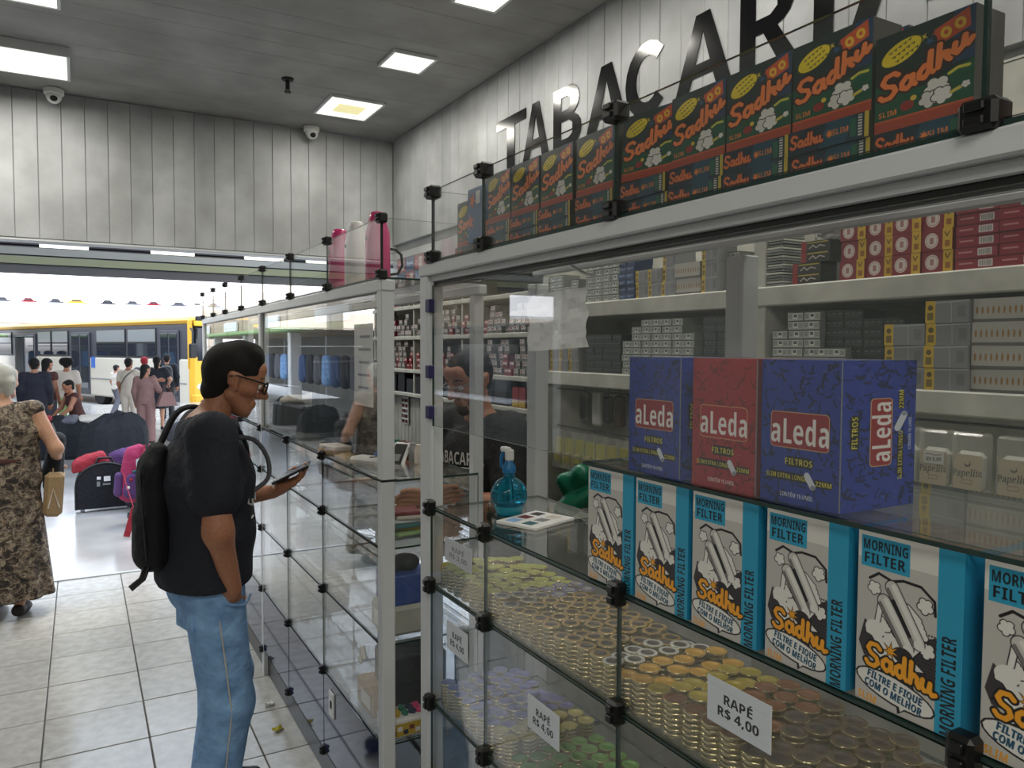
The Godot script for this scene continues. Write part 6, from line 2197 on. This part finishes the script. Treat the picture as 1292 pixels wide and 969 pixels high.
	nets(b1, [[Vector3(0, 0.1, 0), Vector3(0.03, 0.32, 0.02), 0.06, 0.05, Vector3(0, 0, 1), 1.8], [Vector3(-0.02, 0.02, 0), Vector3(0, 0.12, 0), 0.04, 0.05, Vector3(0, 0, 1), 1.6]], 0.016, 0.03)
	put("sack", mk([[b1, M.bag_black]]), sb)
	put("strap", mk([[B.new().tube([Vector3(0.03, 0.34, 0.06), Vector3(0.0, 0.42, 0.02), Vector3(-0.03, 0.38, -0.03)], 0.01, 6), M.black]]), sb)
	var pb := thing("shopping_bag", "beige printed shopping bag beside the long dress at the left edge", "bag", Vector3(-0.165, 0.6, -5.72))
	put("sack", boxm(Vector3(0.11, 0.28, 0.22), M.kraft, 0.025), pb, Vector3(0, 0.14, 0), Basis(Vector3(0, 0, 1), -0.08))
	put("print", mk([[B.new().tube([Vector3(-0.03, 0.06, 0.112), Vector3(0.0, 0.18, 0.112), Vector3(0.03, 0.06, 0.112)], 0.006, 6), M.cream]]), pb)
	put("handle", mk([[B.new().tube([Vector3(0, 0.27, -0.06), Vector3(0, 0.4, 0.0), Vector3(0, 0.27, 0.06)], 0.006, 6), M.kraft]]), pb)
	# people waiting for the bus
	var away := PI
	var crowd := [
		["man in a dark suit seen from behind, tallest figure next to the grey haired woman", -0.64, -14.35, away, 0.885, {}, {"skin": M.skin_tan, "hair": M.hair_black, "top": M.suit, "sleeve": 1.95, "hem": 0.78, "trousers": M.suit, "shoes": M.black, "loose": 0.025}],
		["woman in a maroon top standing right of the dark suit", -0.5, -15.2, 2.4, 0.875, {"fat": 1.05}, {"skin": M.skin_tan, "hair": M.hair_black, "top": M.maroon, "sleeve": 0.2, "trousers": M.grey_cloth, "shoes": M.black, "hair_more": [[Vector3(0, 0.0, -0.06), Vector3(0, -0.16, -0.07), 0.06, 0.05]]}],
		["woman in a cream blouse with bushy black hair in front of the bus door", -0.22, -16.21, 2.9, 0.87, {}, {"skin": M.skin_tan, "hair": M.hair_black, "top": M.cream, "sleeve": 0.7, "trousers": M.green_cloth, "shoes": M.black, "hair_more": [[Vector3(-0.05, 0.05, -0.03), Vector3(0.05, 0.05, -0.03), 0.09, 0.09]]}],
		["seated person in a dark top leaning forward left of the black covered goods", -0.02, -14.95, -1.2, 0.88, {"pel": Vector3(0, 0.52, 0), "wai": Vector3(0, 0.66, 0.06), "che": Vector3(0, 0.86, 0.12), "nec": Vector3(0, 1.02, 0.15), "head": Vector3(0, 1.15, 0.2), "sl": Vector3(0.17, 0.98, 0.15), "el": Vector3(0.2, 0.74, 0.26), "wl": Vector3(0.14, 0.6, 0.42), "sr": Vector3(-0.17, 0.98, 0.15), "er": Vector3(-0.2, 0.74, 0.26), "wr": Vector3(-0.14, 0.6, 0.42), "hl": Vector3(0.09, 0.5, 0.05), "kl": Vector3(0.12, 0.5, 0.44), "al": Vector3(0.12, 0.085, 0.4), "hr": Vector3(-0.09, 0.5, 0.05), "kr": Vector3(-0.12, 0.5, 0.44), "ar": Vector3(-0.12, 0.085, 0.4), "pitch": 0.3}, {"skin": M.skin_brown, "hair": M.hair_black, "top": M.maroon, "sleeve": 0.0, "hem": 0.46, "trousers": M.navy, "shoes": M.black, "seat": true}],
		["small child in a white top walking alone beside the bus", 0.77, -21.39, 2.2, 0.73, {"kl": Vector3(0.095, 0.5, 0.14), "al": Vector3(0.1, 0.12, 0.02), "kr": Vector3(-0.095, 0.5, -0.02), "ar": Vector3(-0.1, 0.14, -0.22)}, {"skin": M.skin_tan, "hair": M.hair_black, "top": M.cream, "sleeve": 0.5, "trousers": M.grey_cloth, "shoes": M.sole}],
		["man in a pale shirt with a dark strap across his back", 0.82, -16.74, 2.6, 0.865, {"er": Vector3(-0.42, 1.22, 0.05), "wr": Vector3(-0.62, 1.2, 0.12)}, {"skin": M.skin_tan, "hair": M.hair_black, "top": M.cream, "sleeve": 0.6, "trousers": M.cream, "shoes": M.sole, "strap": true}],
		["woman in a mauve suit with long dark hair, behind the luggage", 0.98, -14.7, 2.75, 0.815, {"er": Vector3(-0.26, 1.14, 0.04), "wr": Vector3(-0.12, 1.36, 0.2), "look": -0.5}, {"skin": M.skin_tan, "hair": M.hair_black, "top": M.mauve, "sleeve": 1.9, "hem": 0.84, "trousers": M.mauve, "knee": 0.09, "ankle": 0.095, "shoes": M.sole, "hair_more": [[Vector3(0, 0.0, -0.06), Vector3(0, -0.24, -0.09), 0.06, 0.05]]}],
		["woman with long dark hair in a dark blue dress behind the mauve suit", 1.35, -17.04, 2.9, 0.885, {"er": Vector3(-0.28, 1.16, 0.0), "wr": Vector3(-0.2, 1.02, 0.2)}, {"skin": M.skin_light, "hair": M.hair_black, "top": M.navy, "sleeve": 0.5, "skirt": M.navy, "skirt_hem": 0.5, "skirt_wide": 0.2, "shoes": M.black, "hair_more": [[Vector3(0, 0.0, -0.06), Vector3(0, -0.2, -0.08), 0.06, 0.05]]}],
		["man in a black jacket with a backpack at the front door of the bus", 1.72, -19.1, 3.0, 0.9, {}, {"skin": M.skin_tan, "hair": M.hair_black, "top": M.bag_black, "sleeve": 1.9, "loose": 0.03, "trousers": M.dark, "shoes": M.black}],
		["person in a red cap between the pale shirt and the black jacket", 1.2, -18.23, 2.8, 0.87, {}, {"skin": M.skin_tan, "hair": M.red_cloth, "top": M.grey_cloth, "sleeve": 0.6, "trousers": M.navy, "shoes": M.black, "cap": true}],
	]
	for c in crowd:
		var cj := stance(c[5])
		var look: Dictionary = c[6]
		var p := person(c[0], Vector3(c[1], 0, c[2]), c[3], c[4], cj, look, 0.024)
		if look.has("strap"):
			put("strap", mk([[B.new().tube([Vector3(-0.14, 1.43, -0.05), Vector3(0.0, 1.28, -0.16), Vector3(0.16, 1.02, -0.13)], 0.02, 6, true, 0.4), M.black]]), p)
		if look.has("cap"):
			put("cap_peak", boxm(Vector3(0.15, 0.015, 0.09), M.red_cloth, 0.006), p, cj.head + Vector3(0, 0.075, 0.12))
		if look.has("seat"):
			var st := thing("stool", "low dark stool under the seated person in the dark top", "stool", p.position, c[3])
			put("seat", boxm(Vector3(0.34, 0.03, 0.3), M.dark, 0.006), st, Vector3(0, 0.345, -0.01))
			for e in 4:
				put("leg", boxm(Vector3(0.03, 0.33, 0.03), M.dark), st, Vector3(0.13 if e % 2 else -0.13, 0.165, -0.12 if e < 2 else 0.1))
	# a second backpack and a handbag carried in the crowd
	var cb := thing("backpack", "black backpack on the man at the front door of the bus", "backpack", Vector3(1.72, 0, -19.1), 3.0)
	var cbb := B.new()
	nets(cbb, [[Vector3(0, 0.95, -0.2), Vector3(0, 1.2, -0.2), 0.09, 0.08, Vector3.RIGHT, 1.6]], 0.03, 0.02)
	put("sack", mk([[cbb, M.black]]), cb)
	var hbg := thing("handbag", "mauve brown handbag on the arm of the woman in the mauve suit", "handbag", Vector3(1.3, 0.66, -14.55), 0.3)
	put("sack", mk([[B.new().prism(PackedVector2Array([V(-0.17, 0), V(0.17, 0), V(0.08, 0.24), V(-0.08, 0.24)]), -0.05, 0.05), M.mauve]]), hbg)
	put("handle", mk([[B.new().tube([Vector3(-0.06, 0.24, 0), Vector3(-0.05, 0.36, 0), Vector3(0.04, 0.36, 0), Vector3(0.06, 0.24, 0)], 0.01, 6), M.maroon]]), hbg)
	build_luggage()


func heap(called: String, label: String, at: Vector3, turn: float, s: Vector3, m: Material, sd: int, cat := "luggage") -> Node3D:
	var t := thing(called, label, cat, at, turn)
	var n := FastNoiseLite.new()
	n.seed = sd
	n.frequency = 1.0
	var b := B.new()
	var rings := [[0.0, 1.0], [0.08, 1.02], [0.35, 0.97], [0.6, 0.94], [0.76, 0.88], [0.88, 0.72], [0.95, 0.5], [0.99, 0.25], [1.0, 0.0]]
	var p := []
	for k in rings.size():
		var row := []
		for e in 33:
			var a := TAU * e / 32
			var c := Vector2(cos(a), sin(a))
			var sq := 1.0 / pow(pow(absf(c.x), 3.4) + pow(absf(c.y), 3.4), 1.0 / 3.4)
			var fold: float = 1.0 + (n.get_noise_2d(c.x * 2.2 + k * 0.06, c.y * 2.2) * 0.16 + n.get_noise_2d(c.x * 6.0, c.y * 6.0 + k * 0.1) * 0.07) * (1.0 - 0.6 * rings[k][0])
			var u: Vector2 = c * sq * rings[k][1] * fold
			var hh: float = rings[k][0] * (1.0 + 0.16 * n.get_noise_2d(u.x * 1.3 + 5.0, u.y * 1.3) + 0.1 * u.x * (1.0 if sd % 2 == 0 else -1.0))
			row.append(Vector3(u.x * s.x / 2, hh * s.y, u.y * s.z / 2))
		p.append(row)
	for k in rings.size() - 1:
		for e in 32:
			b.quad(p[k][e + 1], p[k][e], p[k + 1][e], p[k + 1][e + 1])
	put("cover", mk([[b, m]]), t)
	return t


func build_luggage() -> void:
	var a := heap("covered_goods", "long heap of goods under a black cover with red and grey top", Vector3(-0.15, 0, -13.5), -0.15, Vector3(1.3, 0.6, 0.7), M.bag_black, 3)
	for k in 3:
		var q := B.new()
		nets(q, [[Vector3(-0.55 + k * 0.36, 0.5 + 0.03 * k, 0), Vector3(-0.3 + k * 0.36, 0.56, 0.05), 0.08, 0.09, Vector3(0, 0, 1), 2.6]], 0.03, 0.02)
		put("top_cloth", mk([[q, [M.red_cloth, M.grey_cloth, M.cream][k]]]), a)
	heap("covered_goods", "tall heap of goods under a plain black cover right behind the suitcase", Vector3(0.4, 0, -12.2), 0.05, Vector3(0.92, 0.72, 0.6), M.bag_black, 8)
	heap("covered_goods", "small dark heap of bags behind the customer, right of the mauve suit", Vector3(1.75, 0, -15.1), 0.3, Vector3(0.8, 0.34, 0.5), M.grey_cloth, 5)
	# the suitcase with the arched top
	var t := thing("suitcase", "black suitcase with an arched top standing on the bright floor", "suitcase", Vector3(0.2, 0, -8.96), 0.02)
	var arch := PackedVector2Array()
	for p in [V(-0.27, 0.03), V(0.27, 0.03)]:
		arch.append(p)
	for k in 13:
		var an := PI * k / 12
		arch.append(V(cos(an) * 0.27, 0.26 + sin(an) * 0.23))
	put("shell", mk([[B.new().prism(arch, -0.12, 0.12), M.bag_black]]), t)
	var rim := []
	for k in 13:
		rim.append(Vector3(cos(PI * k / 12) * 0.272, 0.26 + sin(PI * k / 12) * 0.232, 0.12))
	put("piping", mk([[B.new().tube([Vector3(0.272, 0.03, 0.12)] + rim + [Vector3(-0.272, 0.03, 0.12)], 0.009, 6), M.black]]), t)
	for k in 4:
		put("print_patch", boxm(Vector3([0.035, 0.06, 0.03, 0.07][k], [0.03, 0.05, 0.05, 0.02][k], 0.003), M.s_grey if k > 1 else M.white, 0.0), t, Vector3(-0.02 + [-0.04, 0.035, -0.045, 0.03][k], 0.31 + [0.03, 0.02, -0.03, -0.035][k], 0.1215))
	for s in [-0.21, 0.21]:
		put("wheel", mk([[B.new().tube([Vector3(s - 0.02, 0.03, 0.09), Vector3(s + 0.02, 0.03, 0.09)], 0.03, 12), M.s_grey]]), t)
	put("handle", mk([[B.new().tube([Vector3(-0.08, 0.48, 0), Vector3(-0.06, 0.53, 0), Vector3(0.06, 0.53, 0), Vector3(0.08, 0.48, 0)], 0.012, 6), M.black]]), t)
	var rb := heap("cloth_bundle", "red cloth bundle lying on the arched suitcase", Vector3(0.08, 0.43, -9.06), 0.2, Vector3(0.34, 0.14, 0.2), M.red_cloth, 12, "bundle")
	rb.rotation.z = 0.25
	heap("cloth_bundle", "purple patterned bundle right of the arched suitcase top", Vector3(0.4, 0.4, -9.1), -0.3, Vector3(0.36, 0.2, 0.22), M.purple_cloth, 14, "bundle")
	var sc := thing("suitcase", "dark upright suitcase right of the arched one, half hidden by the customer", "suitcase", Vector3(0.56, 0, -8.72), 0.1)
	put("shell", boxm(Vector3(0.36, 0.46, 0.24), M.bag_black, 0.04), sc, Vector3(0, 0.26, 0))
	for s in [-0.13, 0.13]:
		put("wheel", mk([[B.new().tube([Vector3(s - 0.02, 0.028, 0.08), Vector3(s + 0.02, 0.028, 0.08)], 0.028, 10), M.s_grey]]), sc)
	# wheeled children's backpack with a pull handle
	var tr := thing("wheeled_backpack", "pink and red wheeled backpack with a grey pull handle beside the customer's back", "backpack", Vector3(0.43, 0, -8.15), 0.25)
	var b := B.new()
	nets(b, [[Vector3(0, 0.3, 0), Vector3(0.02, 0.62, 0), 0.115, 0.085, Vector3.RIGHT, 1.35], [Vector3(-0.02, 0.68, 0), Vector3(0.05, 0.7, 0), 0.05, 0.05]], 0.018, 0.04)
	put("sack", mk([[b, M.pink_cloth]]), tr)
	var b2 := B.new()
	nets(b2, [[Vector3(-0.02, 0.3, 0.085), Vector3(0.0, 0.44, 0.08), 0.065, 0.055, Vector3.RIGHT, 1.7]], 0.015, 0.03)
	put("pocket", mk([[b2, M.purple_cloth]]), tr)
	for s in [-1.0, 1.0]:
		var b3 := B.new()
		nets(b3, [[Vector3(s * 0.14, 0.3, 0), Vector3(s * 0.135, 0.46, 0), 0.045, 0.035, Vector3(0, 0, 1), 1.5]], 0.015, 0.03)
		put("side_pocket", mk([[b3, M.teal if s > 0 else M.purple_cloth]]), tr)
	for k in 7:
		put("print_patch", mk([[B.new().ball(Vector3(-0.1 + 0.035 * k, 0.36 + 0.07 * (k % 3), 0.145 - 0.02 * (k % 3)), Vector3(0.018, 0.016, 0.012), 8), [M.cream, M.red_cloth, M.teal][k % 3]]]), tr)
	for k in 3:
		put("strap", mk([[B.new().tube([Vector3(-0.02 + k * 0.05, 0.36, 0.13), Vector3(0.02 + k * 0.06, 0.55, 0.16), Vector3(0.08 + k * 0.04, 0.74, 0.06)], 0.016, 6, true, 0.5), [M.red_cloth, M.pink_cloth, M.teal][k]]]), tr)
	put("pull_handle", mk([[B.new().tube([Vector3(-0.02, 0.06, 0.2), Vector3(-0.02, 0.62, 0.16), Vector3(0.08, 0.66, 0.15), Vector3(0.08, 0.06, 0.2)], 0.011, 8), M.alu_dull]]), tr)
	for s in [-0.06, 0.12]:
		put("wheel", mk([[B.new().tube([Vector3(s - 0.015, 0.035, 0.2), Vector3(s + 0.015, 0.035, 0.2)], 0.035, 10), M.black]]), tr)
	put("frame", boxm(Vector3(0.24, 0.06, 0.16), M.black, 0.01), tr, Vector3(0.03, 0.08, 0.14))
	var tg := thing("luggage_tag", "red lettered strap hanging beside the black backpack of the customer", "tag", Vector3(0.36, 0.0, -7.5), 0.2)
	put("strap", boxm(Vector3(0.055, 0.26, 0.006), M.red_cloth, 0.002), tg, Vector3(0, 0.13, 0), Basis(Vector3(0, 0, 1), -0.28))
	put("cord", mk([[B.new().tube([Vector3(0.03, 0.25, 0), Vector3(0.05, 0.4, -0.3), Vector3(0.06, 0.5, -0.45)], 0.004, 6), M.red_cloth]]), tg)
	# goods mirrored in the counter glass, left of the frame
	heap("covered_goods", "black covered heap of goods beyond the left edge, mirrored in the counter glass", Vector3(-2.2, 0, -14.0), 0.2, Vector3(0.8, 0.6, 0.6), M.bag_black, 21)
	heap("covered_goods", "black covered goods further out beyond the left edge, mirrored in the glass", Vector3(-2.4, 0, -17.1), -0.2, Vector3(0.7, 0.6, 0.5), M.bag_black, 22)
